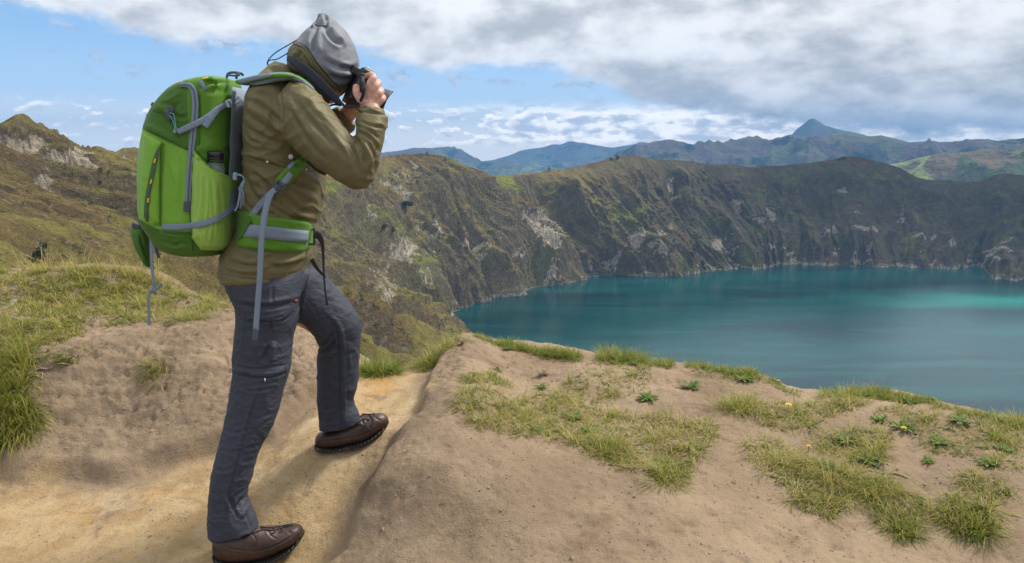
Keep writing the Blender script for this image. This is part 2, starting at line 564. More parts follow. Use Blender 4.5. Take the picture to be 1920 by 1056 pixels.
def m_slope(nt, P):
    p = nt.pos()
    suv = nt.attr('suv', 'Vector')
    st = nt.noise(nt.vmath('MULTIPLY', suv, (1, 0.22, 1)), 0.075, 6, 0.62, 0.6)
    st2 = nt.noise(nt.vmath('MULTIPLY', suv, (1, 0.35, 1)), 0.35, 5, 0.65, 0.4)
    n1 = nt.noise(p, 0.018, 6, 0.6, 0.3)
    n2 = nt.noise(p, 0.16, 6, 0.65)
    n3 = nt.noise(p, 0.9, 4, 0.6)
    grass = nt.mix(nt.ss(n1, 0.38, 0.62), (0.135, 0.098, 0.044), (0.172, 0.150, 0.044))
    grass = nt.mix(nt.ss(nt.math('ADD', nt.attr('green'), nt.math('MULTIPLY', nt.math('SUBTRACT', st, 0.5), 0.8)), 0.52, 0.85), grass, (0.145, 0.168, 0.028))
    grass = nt.mix(nt.math('MULTIPLY', nt.ss(st, 0.50, 0.68), 0.7), grass, (0.070, 0.050, 0.032))
    grass = nt.mix(nt.math('MULTIPLY', nt.ss(st2, 0.55, 0.72), 0.6), grass, (0.26, 0.205, 0.105))
    stp = nt.ss(nt.math('ADD', nt.attr('steep'), nt.math('MULTIPLY', nt.math('SUBTRACT', n2, 0.5), 0.8)), 0.50, 0.95)
    scol = nt.mix(nt.ss(st, 0.35, 0.62), (0.078, 0.062, 0.044), (0.150, 0.122, 0.084))
    scol = nt.mix(nt.math('MULTIPLY', nt.ss(st2, 0.56, 0.68), 0.7), scol, (0.23, 0.20, 0.155))
    grass = nt.mix(nt.math('MULTIPLY', stp, 0.70), grass, scol)
    # far wall: brown ground, darkened in colour to stand for cloud shade
    dark = nt.mix(nt.ss(n1, 0.35, 0.65), (0.058, 0.047, 0.038), (0.084, 0.068, 0.042))
    dark = nt.mix(nt.math('MULTIPLY', nt.ss(st, 0.5, 0.7), 0.35), dark, (0.115, 0.098, 0.076))
    dark = nt.mix(nt.math('MULTIPLY', nt.attr('green'), nt.ss(n1, 0.48, 0.62)), dark, (0.10, 0.115, 0.03))
    grass = nt.mix(nt.math('MULTIPLY', nt.attr('farwall_shade'), nt.ss(n1, 0.22, 0.5)), grass, dark)
    # shrubs as dark dots and in the gullies
    sh = nt.math('MULTIPLY', nt.ss(nt.noise(p, 0.14, 5, 0.75), 0.55, 0.63), nt.ss(nt.noise(p, 0.012, 3), 0.40, 0.55))
    sh = nt.math('MAXIMUM', sh, nt.math('MULTIPLY', nt.attr('hollow'), nt.ss(n2, 0.48, 0.62)))
    col = nt.mix(nt.math('MULTIPLY', sh, 0.8), grass, (0.022, 0.030, 0.011))
    rockn = nt.math('ADD', nt.attr('rock'), nt.math('MULTIPLY', nt.math('SUBTRACT', n2, 0.5), 0.9))
    rn = nt.noise(nt.vmath('MULTIPLY', p, (1, 1, 0.35)), 0.25, 6, 0.7, 0.5)
    rcol = nt.mix(nt.ss(rn, 0.32, 0.62), (0.085, 0.070, 0.055), (0.40, 0.345, 0.265))
    rcol = nt.mix(nt.math('MULTIPLY', nt.attr('farwall_shade'), 0.45), rcol, (0.16, 0.145, 0.13))
    rcol = nt.mix(nt.ss(n3, 0.6, 0.75), rcol, (0.05, 0.045, 0.03))
    col = nt.mix(nt.ss(rockn, 0.36, 0.58), col, rcol)
    # speckled stones
    sp = nt.math('MULTIPLY', nt.ss(nt.noise(p, 0.45, 4, 0.75), 0.62, 0.70), nt.ss(nt.noise(p, 0.02, 3), 0.38, 0.55))
    col = nt.mix(nt.math('MULTIPLY', sp, 0.75), col, (0.27, 0.235, 0.18))
    shc = nt.mix(nt.ss(n2, 0.35, 0.65), (0.09, 0.08, 0.065), (0.30, 0.27, 0.22))
    col = nt.mix(nt.math('MULTIPLY', nt.attr('shelf'), nt.ss(nt.math('ADD', n2, nt.math('MULTIPLY', nt.attr('shelf'), 0.4)), 0.5, 0.7)), col, shc)
    vv_ = nt.math('ADD', nt.math('MULTIPLY', n2, 0.5), nt.math('MULTIPLY', n3, 0.5))
    col = nt.mix(1.0, col, nt.lin(vv_, 0.32, 0.68, 0.60, 1.68), 'MULTIPLY')
    P(Base_Color=col, Roughness=0.95, Specular_IOR_Level=0.1)
    b1 = nt.bump(nt.noise(p, 0.10, 8, 0.72), 1.0, 5.5)
    b2 = nt.bump(nt.math('ADD', st2, rn), 1.0, 2.6, b1)
    P(Normal=b2)
SLOPE = material('crater_slope', m_slope)
link('terrain', me, SLOPE, kind='structure')
SLOPE_BVH = BVHTree.FromPolygons([tuple(v) for v in P3[::1]], [tuple(int(i) for i in f) for f in grid_quads(NU, NV, True)]) if False else None
slope_P, slope_px, slope_py, slope_V = P3, *proj(P3), Vf

# ---- distant country: valley floor and mountain ranges on one polar sheet
azs = np.radians(np.concatenate([np.linspace(-82, -40, 260, endpoint=False), np.linspace(-40, 40, 1300), np.linspace(40, 82, 261)[1:]]))
rr = np.geomspace(3300, 20300, 330)
A, Rr = np.meshgrid(azs, rr, indexing='ij')
Xf, Yf = np.sin(A) * Rr, np.cos(A) * Rr
PX = 960 + F_PX * np.tan(A) / CP * 1.0
H0 = -720 + fbm(v3(Xf / 2500, Yf / 2500, 0).reshape(-1, 3), 4).reshape(Xf.shape) * 140 * sstep(Rr, 3500, 7000)
ranges = [
    # crest silhouette [(px,py)...], distance, half width, relief, octave size
    ([(-600, 262), (0, 282), (200, 290), (330, 283), (600, 292), (715, 288), (770, 280), (800, 278), (852, 277), (880, 290), (905, 302), (940, 306), (1000, 312), (1100, 330)], 13500, 2300, 150, 1500),
    ([(780, 320), (880, 305), (925, 299), (975, 283), (1030, 272), (1075, 264), (1110, 271), (1150, 276), (1200, 266), (1260, 275), (1400, 290)], 18600, 2000, 70, 2200),
    ([(900, 322), (960, 316), (1020, 312), (1080, 300), (1130, 292), (1180, 282), (1240, 272), (1320, 285)], 15500, 1800, 90, 1600),
    ([(1100, 325), (1160, 293), (1200, 275), (1245, 261), (1290, 268), (1320, 262), (1350, 264), (1400, 258), (1440, 264), (1490, 257), (1530, 253), (1575, 252), (1610, 258), (1650, 253), (1690, 263), (1720, 272), (1745, 263), (1770, 270), (1810, 258), (1850, 263), (1890, 262), (1920, 256), (2000, 250), (2300, 240)], 9300, 2300, 190, 1300),
    ([(1560, 345), (1620, 325), (1680, 306), (1740, 292), (1800, 287), (1860, 280), (1920, 276), (2050, 268), (2300, 262)], 6200, 1500, 95, 900),
    ([(1470, 266), (1488, 246), (1503, 233), (1514, 223), (1522, 221), (1530, 225), (1543, 234), (1562, 240), (1590, 246), (1620, 253), (1640, 266)], 16000, 1900, 40, 2000),
]
Hf = H0.copy()
field = np.zeros(Hf.shape)
for k, (sil, D, Wd, rel, osz) in enumerate(ranges):
    sx_ = np.array([s[0] for s in sil], float)
    cz = np.array([P(s[0], s[1], D * math.cos(math.atan((s[0] - 960) / F_PX)))[2] for s in sil])
    crest = np.interp(PX, sx_, cz, left=cz[0] if k == 0 else -720, right=cz[-1])
    lay = Rr + fbm(v3(Xf / (Wd * 1.6), Yf / (Wd * 1.6), k * 3.1).reshape(-1, 3), 3).reshape(Xf.shape) * Wd * 0.35
    dd = np.abs(lay - D) / Wd
    prof = np.clip(1 - dd, 0, 1) ** 0.85
    prof = np.where(lay > D, np.clip(1 - dd * 0.8, 0, 1), prof)
    q = v3(Xf / osz, Yf / osz, k * 7.7).reshape(-1, 3)
    rg = (ridged(q, 5, 0.52).reshape(Xf.shape) - 0.55)
    rel_env = np.clip(1.0 - prof ** 9 * 0.96, 0, 1) * np.clip(prof * 5, 0, 1)
    h = -720 + (crest + 720) * prof + rg * rel * 2.8 * rel_env + ridged(v3(Xf / osz * 5, Yf / osz * 5, k).reshape(-1, 3), 2).reshape(Xf.shape) * rel * 0.10
    field = np.where(h > Hf, 1.0 if k == 4 else 0.0, field)
    Hf = np.maximum(Hf, h)
me = mesh_np('mountains', v3(Xf, Yf, Hf).reshape(-1, 3), grid_quads(len(azs), len(rr))[:, ::-1])
add_attr(me, 'elev', ((Hf + 720) / 900 - 0.30 * field).reshape(-1))

def m_far(nt, P):
    p = nt.pos()
    n1 = nt.noise(p, 0.0011, 6, 0.6, 0.3)
    n2 = nt.noise(p, 0.006, 5, 0.65, 0.3)
    e = nt.attr('elev')
    col = nt.mix(nt.ss(n1, 0.40, 0.60), (0.110, 0.086, 0.086), (0.118, 0.130, 0.070))
    fields = nt.new('ShaderNodeTexVoronoi')
    nt.put(fields.inputs['Vector'], nt.vmath('MULTIPLY', p, (1, 0.55, 0)))
    fields.inputs['Scale'].default_value = 0.0065
    fs = nt.sep(fields.outputs['Color'])
    fcol = nt.mix(nt.ss(fs[0], 0.3, 0.7), (0.09, 0.12, 0.045), (0.30, 0.37, 0.11))
    fcol = nt.mix(nt.ss(fs[1], 0.55, 0.6), fcol, (0.17, 0.14, 0.085))
    low = nt.math('SUBTRACT', 1.0, nt.ss(nt.math('ADD', e, nt.math('MULTIPLY', n1, 0.6)), 0.62, 0.95))
    col = nt.mix(nt.math('MULTIPLY', low, nt.ss(n2, 0.38, 0.50)), col, fcol)
    col = nt.mix(nt.ss(nt.noise(p, 0.0028, 6, 0.7), 0.52, 0.62), col, (0.028, 0.034, 0.024))
    P(Base_Color=col, Roughness=1.0, Specular_IOR_Level=0.05)
    P(Normal=nt.bump(nt.noise(p, 0.003, 7, 0.65), 1.0, 140.0))
FAR = material('distant_land', m_far)
link('mountains', me, FAR, kind='structure')
# the rest of the land, out to the horizon on every side
NA, NR = 96, 12
a2 = np.linspace(0, 2 * np.pi, NA, endpoint=False)
r2 = np.concatenate([[2500], np.geomspace(3300, 20300, NR - 1)])
A2, R2 = np.meshgrid(a2, r2, indexing='ij')
me = mesh_np('lowland', v3(np.sin(A2) * R2 + 700 * (R2 < 3000), np.cos(A2) * R2 + 1000 * (R2 < 3000), -735 - (R2 > 3000) * 45 + 0 * R2).reshape(-1, 3), grid_quads(NA, NR, True)[:, ::-1])
add_attr(me, 'elev', np.full(NA * NR, 0.05))
link('ground', me, FAR, kind='structure')

# ---- a cloud bank out of frame to the right that shades the far wall
def puff(c, r, nu=48, nv=28):
    th = np.linspace(0, 2 * np.pi, nu, endpoint=False)
    ph = np.linspace(-np.pi / 2, np.pi / 2, nv)
    PH, TH = np.meshgrid(ph, th, indexing='ij')
    d = v3(np.cos(PH) * np.cos(TH), np.cos(PH) * np.sin(TH), np.sin(PH)).reshape(-1, 3)
    rr_ = 1 + 0.35 * fbm(d * 2.2 + np.array(c) / 300, 4)
    V = d * rr_[:, None] * np.array(r)
    V[:, 2] = np.where(V[:, 2] < 0, V[:, 2] * 0.35, V[:, 2])
    i, j = np.meshgrid(np.arange(nv - 1), np.arange(nu), indexing='ij')
    j2 = (j + 1) % nu
    return V + np.array(c), np.stack([i * nu + j, i * nu + j2, (i + 1) * nu + j2, (i + 1) * nu + j], -1).reshape(-1, 4)
rg_ = np.random.default_rng(5)
sd_ = np.array(sun_dir)
vs, qs, o_n = [], [], 0
for k in range(16):
    g_pt = np.array([rg_.uniform(950, 2300), rg_.uniform(2500, 3200), -120.0])
    c_pt = g_pt + sd_ * ((1450 + rg_.uniform(-60, 120) - g_pt[2]) / sd_[2])
    r_ = rg_.uniform(330, 520)
    V_, Q_ = puff(c_pt, (r_, r_, r_ * .45))
    vs.append(V_); qs.append(Q_ + o_n); o_n += len(V_)
CLOUDM = material('cloud', Base_Color=(0.9, 0.9, 0.92), Roughness=1.0)
link('clouds', mesh_np('clouds', np.vstack(vs), np.vstack(qs)), CLOUDM, kind='stuff')
# ================================================================ FOREGROUND: clay path, bank and mound
# control points: photo pixel + forward distance -> world
def G_(px, py, d): return P(px, py, d)
ctrl = [
    # path
    (480, 1045, 2.40), (620, 1050, 2.37), (300, 1050, 2.42), (100, 1050, 2.45), (-150, 1050, 2.5), (300, 950, 2.66), (100, 950, 2.80), (-150, 950, 2.85),
    (560, 930, 2.60), (480, 900, 2.74), (660, 842, 2.80), (600, 800, 2.95), (520, 820, 3.0), (700, 780, 3.12), (730, 725, 3.42), (770, 700, 3.60), (690, 705, 3.55),
    (596, 841, 2.77), (616, 844, 2.775), (650, 837, 2.80), (690, 826, 2.82), (716, 808, 2.845), (434, 1062, 2.37), (500, 1056, 2.405), (560, 1020, 2.45),
    (620, 730, 3.35), (640, 960, 2.55), (745, 693, 3.75),
    # left bank foot and face
    (0, 885, 3.02), (100, 875, 3.06), (210, 868, 3.08), (320, 845, 3.10), (420, 800, 3.18), (520, 745, 3.35), (590, 700, 3.55), (-200, 890, 3.0),
    (110, 790, 3.22), (200, 780, 3.25), (300, 760, 3.28), (400, 720, 3.38), (480, 690, 3.5), (560, 660, 3.62),
    (110, 690, 3.38), (220, 670, 3.45), (320, 650, 3.52), (420, 630, 3.62), (500, 625, 3.7), (580, 640, 3.78),
    # bank top
    (-200, 640, 3.5), (0, 645, 3.55), (100, 640, 3.62), (220, 618, 3.75), (330, 600, 3.9), (430, 592, 4.0), (500, 600, 4.0), (570, 622, 3.95), (640, 665, 3.85), (690, 688, 3.8),
    (0, 570, 4.2), (120, 560, 4.3), (250, 560, 4.35), (380, 570, 4.3), (-200, 560, 4.2), (-200, 505, 5.1),
    (0, 512, 5.1), (120, 507, 5.15), (250, 512, 5.1), (330, 525, 4.95), (430, 575, 4.6), (500, 600, 4.35), (570, 622, 4.15),
    # right mound flank over the path
    (700, 1050, 2.28), (760, 1000, 2.33), (690, 960, 2.45), (730, 880, 2.60), (770, 800, 2.92), (800, 740, 3.22), (830, 690, 3.52), (800, 700, 3.62), (850, 655, 3.88),
    (800, 920, 2.42), (830, 850, 2.62), (850, 780, 2.88), (870, 720, 3.22),
    # mound top
    (880, 645, 3.95), (1000, 640, 4.0), (950, 700, 3.45), (1000, 760, 3.05), (900, 1050, 2.10), (1100, 1050, 2.04), (1300, 1050, 2.04), (1500, 1050, 2.06), (1700, 1050, 2.08), (1900, 1050, 2.08), (2150, 1050, 2.1),
    (1000, 900, 2.40), (1200, 900, 2.42), (1400, 940, 2.34), (1600, 950, 2.34), (1800, 940, 2.32), (1950, 930, 2.32), (1150, 800, 2.82), (1350, 820, 2.74), (1550, 830, 2.72), (1750, 840, 2.66), (1900, 850, 2.6),
    (1100, 700, 3.40), (1250, 730, 3.18), (1400, 750, 3.06), (1550, 760, 3.02), (1700, 780, 2.90), (1850, 800, 2.82),
    (1080, 655, 3.92), (1160, 670, 3.76), (1250, 682, 3.62), (1350, 690, 3.52), (1420, 700, 3.45), (1500, 735, 3.32), (1600, 732, 3.28), (1700, 735, 3.24), (1780, 760, 3.14), (1870, 780, 3.05), (1960, 790, 3.0), (2150, 830, 2.95),
]
C = np.array([G_(*c) for c in ctrl])
extra = []
# beyond the crests the ground falls away towards the lake
for (px_, py_, d_) in [(-200, 505, 5.1), (0, 512, 5.1), (120, 507, 5.15), (250, 512, 5.1), (330, 525, 4.95), (430, 575, 4.6), (500, 600, 4.35), (570, 622, 4.15), (640, 665, 3.95), (745, 693, 3.82),
                       (880, 645, 4.05), (1000, 640, 4.1), (1080, 655, 4.0), (1160, 670, 3.86), (1250, 682, 3.72), (1350, 690, 3.62), (1420, 700, 3.55), (1500, 735, 3.42), (1600, 732, 3.38), (1700, 735, 3.34), (1780, 760, 3.24), (1870, 780, 3.15), (1960, 790, 3.1), (2150, 830, 3.05)]:
    w_ = G_(px_, py_, d_)
    dirn = np.array([w_[0], w_[1]]) / math.hypot(w_[0], w_[1])
    for (s_, drop) in ((0.35, 0.20), (0.9, 0.72), (2.0, 2.1), (4.5, 5.2)):
        extra.append([w_[0] + dirn[0] * s_, w_[1] + dirn[1] * s_, w_[2] - drop])
extra = np.array(extra)
# round and behind the camera
beh = np.array([(-3.6, 1.2, -.05), (-2, .8, -.05), (0, .6, 0), (2, .7, .1), (3.5, 1.0, .1), (-4, -3, -.2), (0, -3, -.1), (4, -3, 0), (-7, -6, -.6), (0, -6, -.5), (7, -6, -.4), (-7, 2, .2), (-7, 5, .4), (7, 2, -.2), (5, 3.2, -.2), (7, 4, -1.4), (9, 6, -5),
                (-9, -9, -2.5), (9, -9, -2.5), (0, -9, -2.0), (-9, 5, .2), (-9, 9, -5), (-9, 0, -.6), (9, -2, -1.2)], float)
CC = np.vstack([C, extra, beh])
def tps_fit(X, z, lam):
    d2 = ((X[:, None] - X[None]) ** 2).sum(-1)
    K = np.where(d2 > 0, 0.5 * d2 * np.log(d2 + 1e-12), 0) + lam * np.eye(len(X))
    Q = np.hstack([np.ones((len(X), 1)), X])
    Mx = np.block([[K, Q], [Q.T, np.zeros((3, 3))]])
    return np.linalg.solve(Mx, np.concatenate([z, np.zeros(3)]))
TW = tps_fit(CC[:, :2], CC[:, 2], 0.0008)
def tps(xy):
    out = np.empty(len(xy))
    for s in range(0, len(xy), 40000):
        b = xy[s:s + 40000]
        d2 = ((b[:, None] - CC[None, :, :2]) ** 2).sum(-1)
        K = 0.5 * d2 * np.log(d2 + 1e-12)
        out[s:s + 40000] = K @ TW[:len(CC)] + TW[-3] + b @ TW[-2:]
    return out
# coarse table, then bilinear
gx0, gx1, gy0, gy1, gs = -9.0, 9.0, -9.0, 10.0, 0.04
tx, ty = np.arange(gx0, gx1 + gs, gs), np.arange(gy0, gy1 + gs, gs)
TX, TY = np.meshgrid(tx, ty, indexing='ij')
TZ = tps(np.stack([TX.ravel(), TY.ravel()], 1)).reshape(TX.shape)
def hz0(x, y):
    fx, fy = np.clip((x - gx0) / gs, 0, len(tx) - 1.001), np.clip((y - gy0) / gs, 0, len(ty) - 1.001)
    i, j = fx.astype(int), fy.astype(int)
    a, b = fx - i, fy - j
    return TZ[i, j] * (1 - a) * (1 - b) + TZ[i + 1, j] * a * (1 - b) + TZ[i, j + 1] * (1 - a) * b + TZ[i + 1, j + 1] * a * b

path_line = np.array([P(*q)[:2] for q in [(-400, 980, 2.7), (100, 1000, 2.6), (350, 960, 2.65), (520, 930, 2.62), (600, 860, 2.78), (650, 800, 2.98), (700, 745, 3.3), (735, 705, 3.6), (750, 690, 3.9)]])
path_half = np.array([.34, .34, .36, .34, .28, .26, .22, .2, .2])
def path_dist(x, y):
    best = np.full(x.shape, 9.0)
    for k in range(len(path_line) - 1):
        a, b = path_line[k], path_line[k + 1]
        d = b - a
        tt = np.clip(((x - a[0]) * d[0] + (y - a[1]) * d[1]) / (d @ d), 0, 1)
        hw = path_half[k] + (path_half[k + 1] - path_half[k]) * tt
        dist = np.hypot(x - a[0] - tt * d[0], y - a[1] - tt * d[1]) / hw
        best = np.minimum(best, dist)
    return best

def height(x, y):
    """ground height of the clay with its own unevenness"""
    x, y = np.atleast_1d(np.asarray(x, float)), np.atleast_1d(np.asarray(y, float))
    z = hz0(x, y)
    pd = path_dist(x, y)
    rough = sstep(pd, 0.8, 1.5)
    q = v3(x, y, z * 1.5)
    pdn = pd + 0.22 * perlin(q * 3.1) + 0.10 * perlin(q * 8)
    z = z + 0.065 * sstep(pdn, 0.95, 1.22) * (1 - sstep(pdn, 1.5, 2.8)) * sstep(x, -3.5, -2.2)
    z = z + fbm(q * 2.2, 3) * 0.035 * (0.3 + 0.7 * rough)
    z = z + fbm(q * 6 + 4, 5, 0.5) * 0.020 * (0.2 + rough * sstep(perlin(q * 1.7), -.3, .3)) + fbm(q * 45, 3, .6) * .003
    # erosion pits and cracks on the bank
    bank = sstep(x, 0.1, -0.3) * sstep(y, 3.0, 3.3) * rough
    z = z - bank * sstep(perlin(q * 14 + 9) * .6 + perlin(q * 31) * .5, 0.18, 0.6) * 0.020 - bank * sstep(ridged(q * 5, 2), 0.84, 1.0) * 0.026 + bank * fbm(q * 22, 4, .62) * .022
    z = z - rough * sstep(perlin(q * 30), 0.3, 0.6) * 0.006
    return z

xs = np.concatenate([np.linspace(-9, -2.9, 30, endpoint=False), np.arange(-2.9, 2.9, 0.0085), np.linspace(2.9, 9, 31)])
ys = np.concatenate([np.linspace(-9, 1.7, 36, endpoint=False), np.arange(1.7, 4.4, 0.0085), np.arange(4.4, 5.6, 0.016), np.linspace(5.6, 10, 24)])
X, Y = np.meshgrid(xs, ys, indexing='ij')
Zf = height(X.ravel(), Y.ravel())
pd = path_dist(X.ravel(), Y.ravel())
V3 = v3(X.ravel(), Y.ravel(), Zf)
me = mesh_np('clay_ground', V3, grid_quads(len(xs), len(ys))[:, ::-1])
add_attr(me, 'path', sstep(pd + fbm(v3(X.ravel() * 3, Y.ravel() * 3, 0), 4) * 0.7, 1.35, 0.55))
FX, FY = proj(V3)
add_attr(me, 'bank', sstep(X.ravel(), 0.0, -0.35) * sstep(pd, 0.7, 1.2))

def m_clay(nt, P):
    p = nt.obj()
    n0 = nt.noise(p, 1.6, 6, 0.6, 0.4)
    n1 = nt.noise(p, 7, 7, 0.65, 0.5)
    n2 = nt.noise(p, 38, 6, 0.7)
    n3 = nt.noise(p, 170, 4, 0.7)
    pa = nt.attr('path')
    clay = nt.mix(nt.ss(n0, 0.35, 0.65), (0.205, 0.150, 0.098), (0.285, 0.214, 0.142))
    clay = nt.mix(nt.math('MULTIPLY', nt.ss(n1, 0.48, 0.72), 0.55), clay, (0.150, 0.102, 0.062))
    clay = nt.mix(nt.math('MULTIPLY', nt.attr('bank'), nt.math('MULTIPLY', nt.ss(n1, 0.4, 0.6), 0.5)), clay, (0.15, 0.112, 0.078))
    ochre = nt.mix(nt.ss(n1, 0.38, 0.62), (0.295, 0.205, 0.104), (0.385, 0.285, 0.158))
    ochre = nt.mix(nt.math('MULTIPLY', nt.ss(nt.noise(p, 4.2, 5, 0.6, 0.8), 0.56, 0.68), 0.65), ochre, (0.42, 0.235, 0.070))
    ochre = nt.mix(nt.math('MULTIPLY', nt.ss(nt.noise(p, 3.1, 7, 0.7, 0.6), 0.56, 0.62), 0.75), ochre, (0.20, 0.145, 0.095))
    pale = nt.ss(nt.noise(nt.vmath('ADD', p, (3.1, 1.7, 0.0)), 2.4, 7, 0.65, 0.5), 0.54, 0.64)
    ochre = nt.mix(nt.math('MULTIPLY', pale, 0.6), ochre, (0.44, 0.345, 0.215))
    col = nt.mix(nt.math('MULTIPLY', pa, nt.ss(nt.math('ADD', n0, nt.math('MULTIPLY', pa, 0.5)), 0.5, 0.85)), clay, ochre)
    col = nt.mix(nt.math('MULTIPLY', nt.ss(n2, 0.56, 0.70), 0.6), col, (0.115, 0.082, 0.056))
    col = nt.mix(nt.math('MULTIPLY', nt.ss(n3, 0.60, 0.70), 0.55), col, (0.42, 0.33, 0.23))
    col = nt.mix(nt.math('MULTIPLY', nt.ss(nt.noise(nt.vmath('ADD', p, (7.0, 3.0, 1.0)), 110, 5, 0.75), 0.60, 0.68), 0.6), col, (0.09, 0.065, 0.045))
    # fine cracks
    vd = nt.vor(nt.vmath('ADD', p, nt.vmath('SCALE', nt.comb(n1, n2, n1), scale=0.35)), 4.5, 'DISTANCE_TO_EDGE')
    crack = nt.math('MULTIPLY', nt.math('SUBTRACT', 1.0, nt.ss(vd, 0.0, 0.018)), nt.ss(n0, 0.5, 0.62))
    P(Base_Color=col, Roughness=0.93, Specular_IOR_Level=0.15)
    h = nt.math('ADD', nt.math('MULTIPLY', n2, 0.55), nt.math('MULTIPLY', n3, 0.22))
    b1 = nt.bump(nt.noise(p, 14, 9, 0.68, 0.2), 0.75, 0.02)
    P(Normal=nt.bump(h, 1.0, 0.010, b1))
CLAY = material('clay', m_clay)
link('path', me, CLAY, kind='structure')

def ground(px_, py_):
    """world point where the photo ray meets the clay"""
    r = ray(px_, py_)
    for d in np.arange(1.5, 6.2, 0.01):
        q = r * (d / r[1]) + np.array([0, 0, CAM_H])
        if q[2] <= height(q[0], q[1])[0]:
            return q
    return None

def ground_many(pxs, pys, lo=1.5, hi=6.0, step=0.012):
    """first hits for many photo pixels; rows with nan where the ray passes over the crest"""
    r = ray(pxs, pys)
    out = np.full((len(pxs), 3), np.nan)
    live = np.ones(len(pxs), bool)
    for d in np.arange(lo, hi, step):
        q = r * (d / r[:, 1])[:, None] + np.array([0, 0, CAM_H])
        z = hz0(q[:, 0], q[:, 1])
        hit = live & (q[:, 2] <= z)
        out[hit] = q[hit]
        live &= ~hit
        if not live.any():
            break
    ok = ~np.isnan(out[:, 0])
    out[ok, 2] = height(out[ok, 0], out[ok, 1])
    return out
# ================================================================ MODELLING TOOLS
def lerp(a, b, t): return a + (b - a) * t

def loft(sections, nseg=40, sub=5, power=2.0, minor=None, cap=True):
    """sections: (ax, ay, bx, by, depth, half_thickness[, depth_b]) in photo pixels; returns verts, quads, tris"""
    A, B, H = [], [], []
    for s in sections:
        A.append(P(s[0], s[1], s[4]))
        B.append(P(s[2], s[3], s[6] if len(s) > 6 else s[4]))
        H.append(s[5])
    A, B, H = np.array(A), np.array(B), np.array(H)
    m = len(sections)
    t = np.linspace(0, m - 1, (m - 1) * sub + 1)
    t[-1] = m - 1 - 1e-9
    A, B = catmull(A, t), catmull(B, t)
    H = catmull(H[:, None], t)[:, 0]
    c, maj = (A + B) / 2, (B - A) / 2
    mn = np.array([0, 1.0, 0]) if minor is None else np.array(minor, float)
    mu = maj / (np.linalg.norm(maj, axis=1, keepdims=True) + 1e-9)
    mino = mn - (mu @ mn)[:, None] * mu
    mino /= np.linalg.norm(mino, axis=1, keepdims=True)
    mino = mino * H[:, None]
    th = np.linspace(0, 2 * np.pi, nseg, endpoint=False)
    e = 2.0 / power
    cs = np.sign(np.cos(th)) * np.abs(np.cos(th)) ** e
    sn = np.sign(np.sin(th)) * np.abs(np.sin(th)) ** e
    V = c[:, None] + maj[:, None] * cs[None, :, None] + mino[:, None] * sn[None, :, None]
    n = len(t)
    # keep the outline seen by the lens on the given edges although the near side looms larger
    for _ in range(2):
        for k in range(n):
            ax_, ay_ = proj(A[k]); bx2, by2 = proj(B[k])
            L2 = math.hypot(bx2 - ax_, by2 - ay_)
            ux, uy = (bx2 - ax_) / L2, (by2 - ay_) / L2
            qx, qy = proj(V[k])
            s_ = (qx - ax_) * ux + (qy - ay_) * uy
            lo, hi = s_.min(), s_.max()
            f_ = L2 / (hi - lo)
            ml = np.linalg.norm(B[k] - A[k])
            a_ = (V[k] - c[k]) @ mu[k]
            shift = ((0 - lo) - (hi - L2)) / 2 / L2 * ml
            V[k] += ((a_ * (f_ - 1)) + shift)[:, None] * mu[k]
    V = V.reshape(-1, 3)
    i, j = np.meshgrid(np.arange(n - 1), np.arange(nseg), indexing='ij')
    j2 = (j + 1) % nseg
    Q = np.stack([i * nseg + j, i * nseg + j2, (i + 1) * nseg + j2, (i + 1) * nseg + j], -1).reshape(-1, 4)
    T = np.zeros((0, 3), int)
    if cap:
        V = np.vstack([V, c[0], c[-1]])
        k = np.arange(nseg)
        T = np.vstack([np.stack([np.full(nseg, len(V) - 2), (k + 1) % nseg, k], -1),
                       np.stack([np.full(nseg, len(V) - 1), (n - 1) * nseg + k, (n - 1) * nseg + (k + 1) % nseg], -1)])
    return V, Q, T

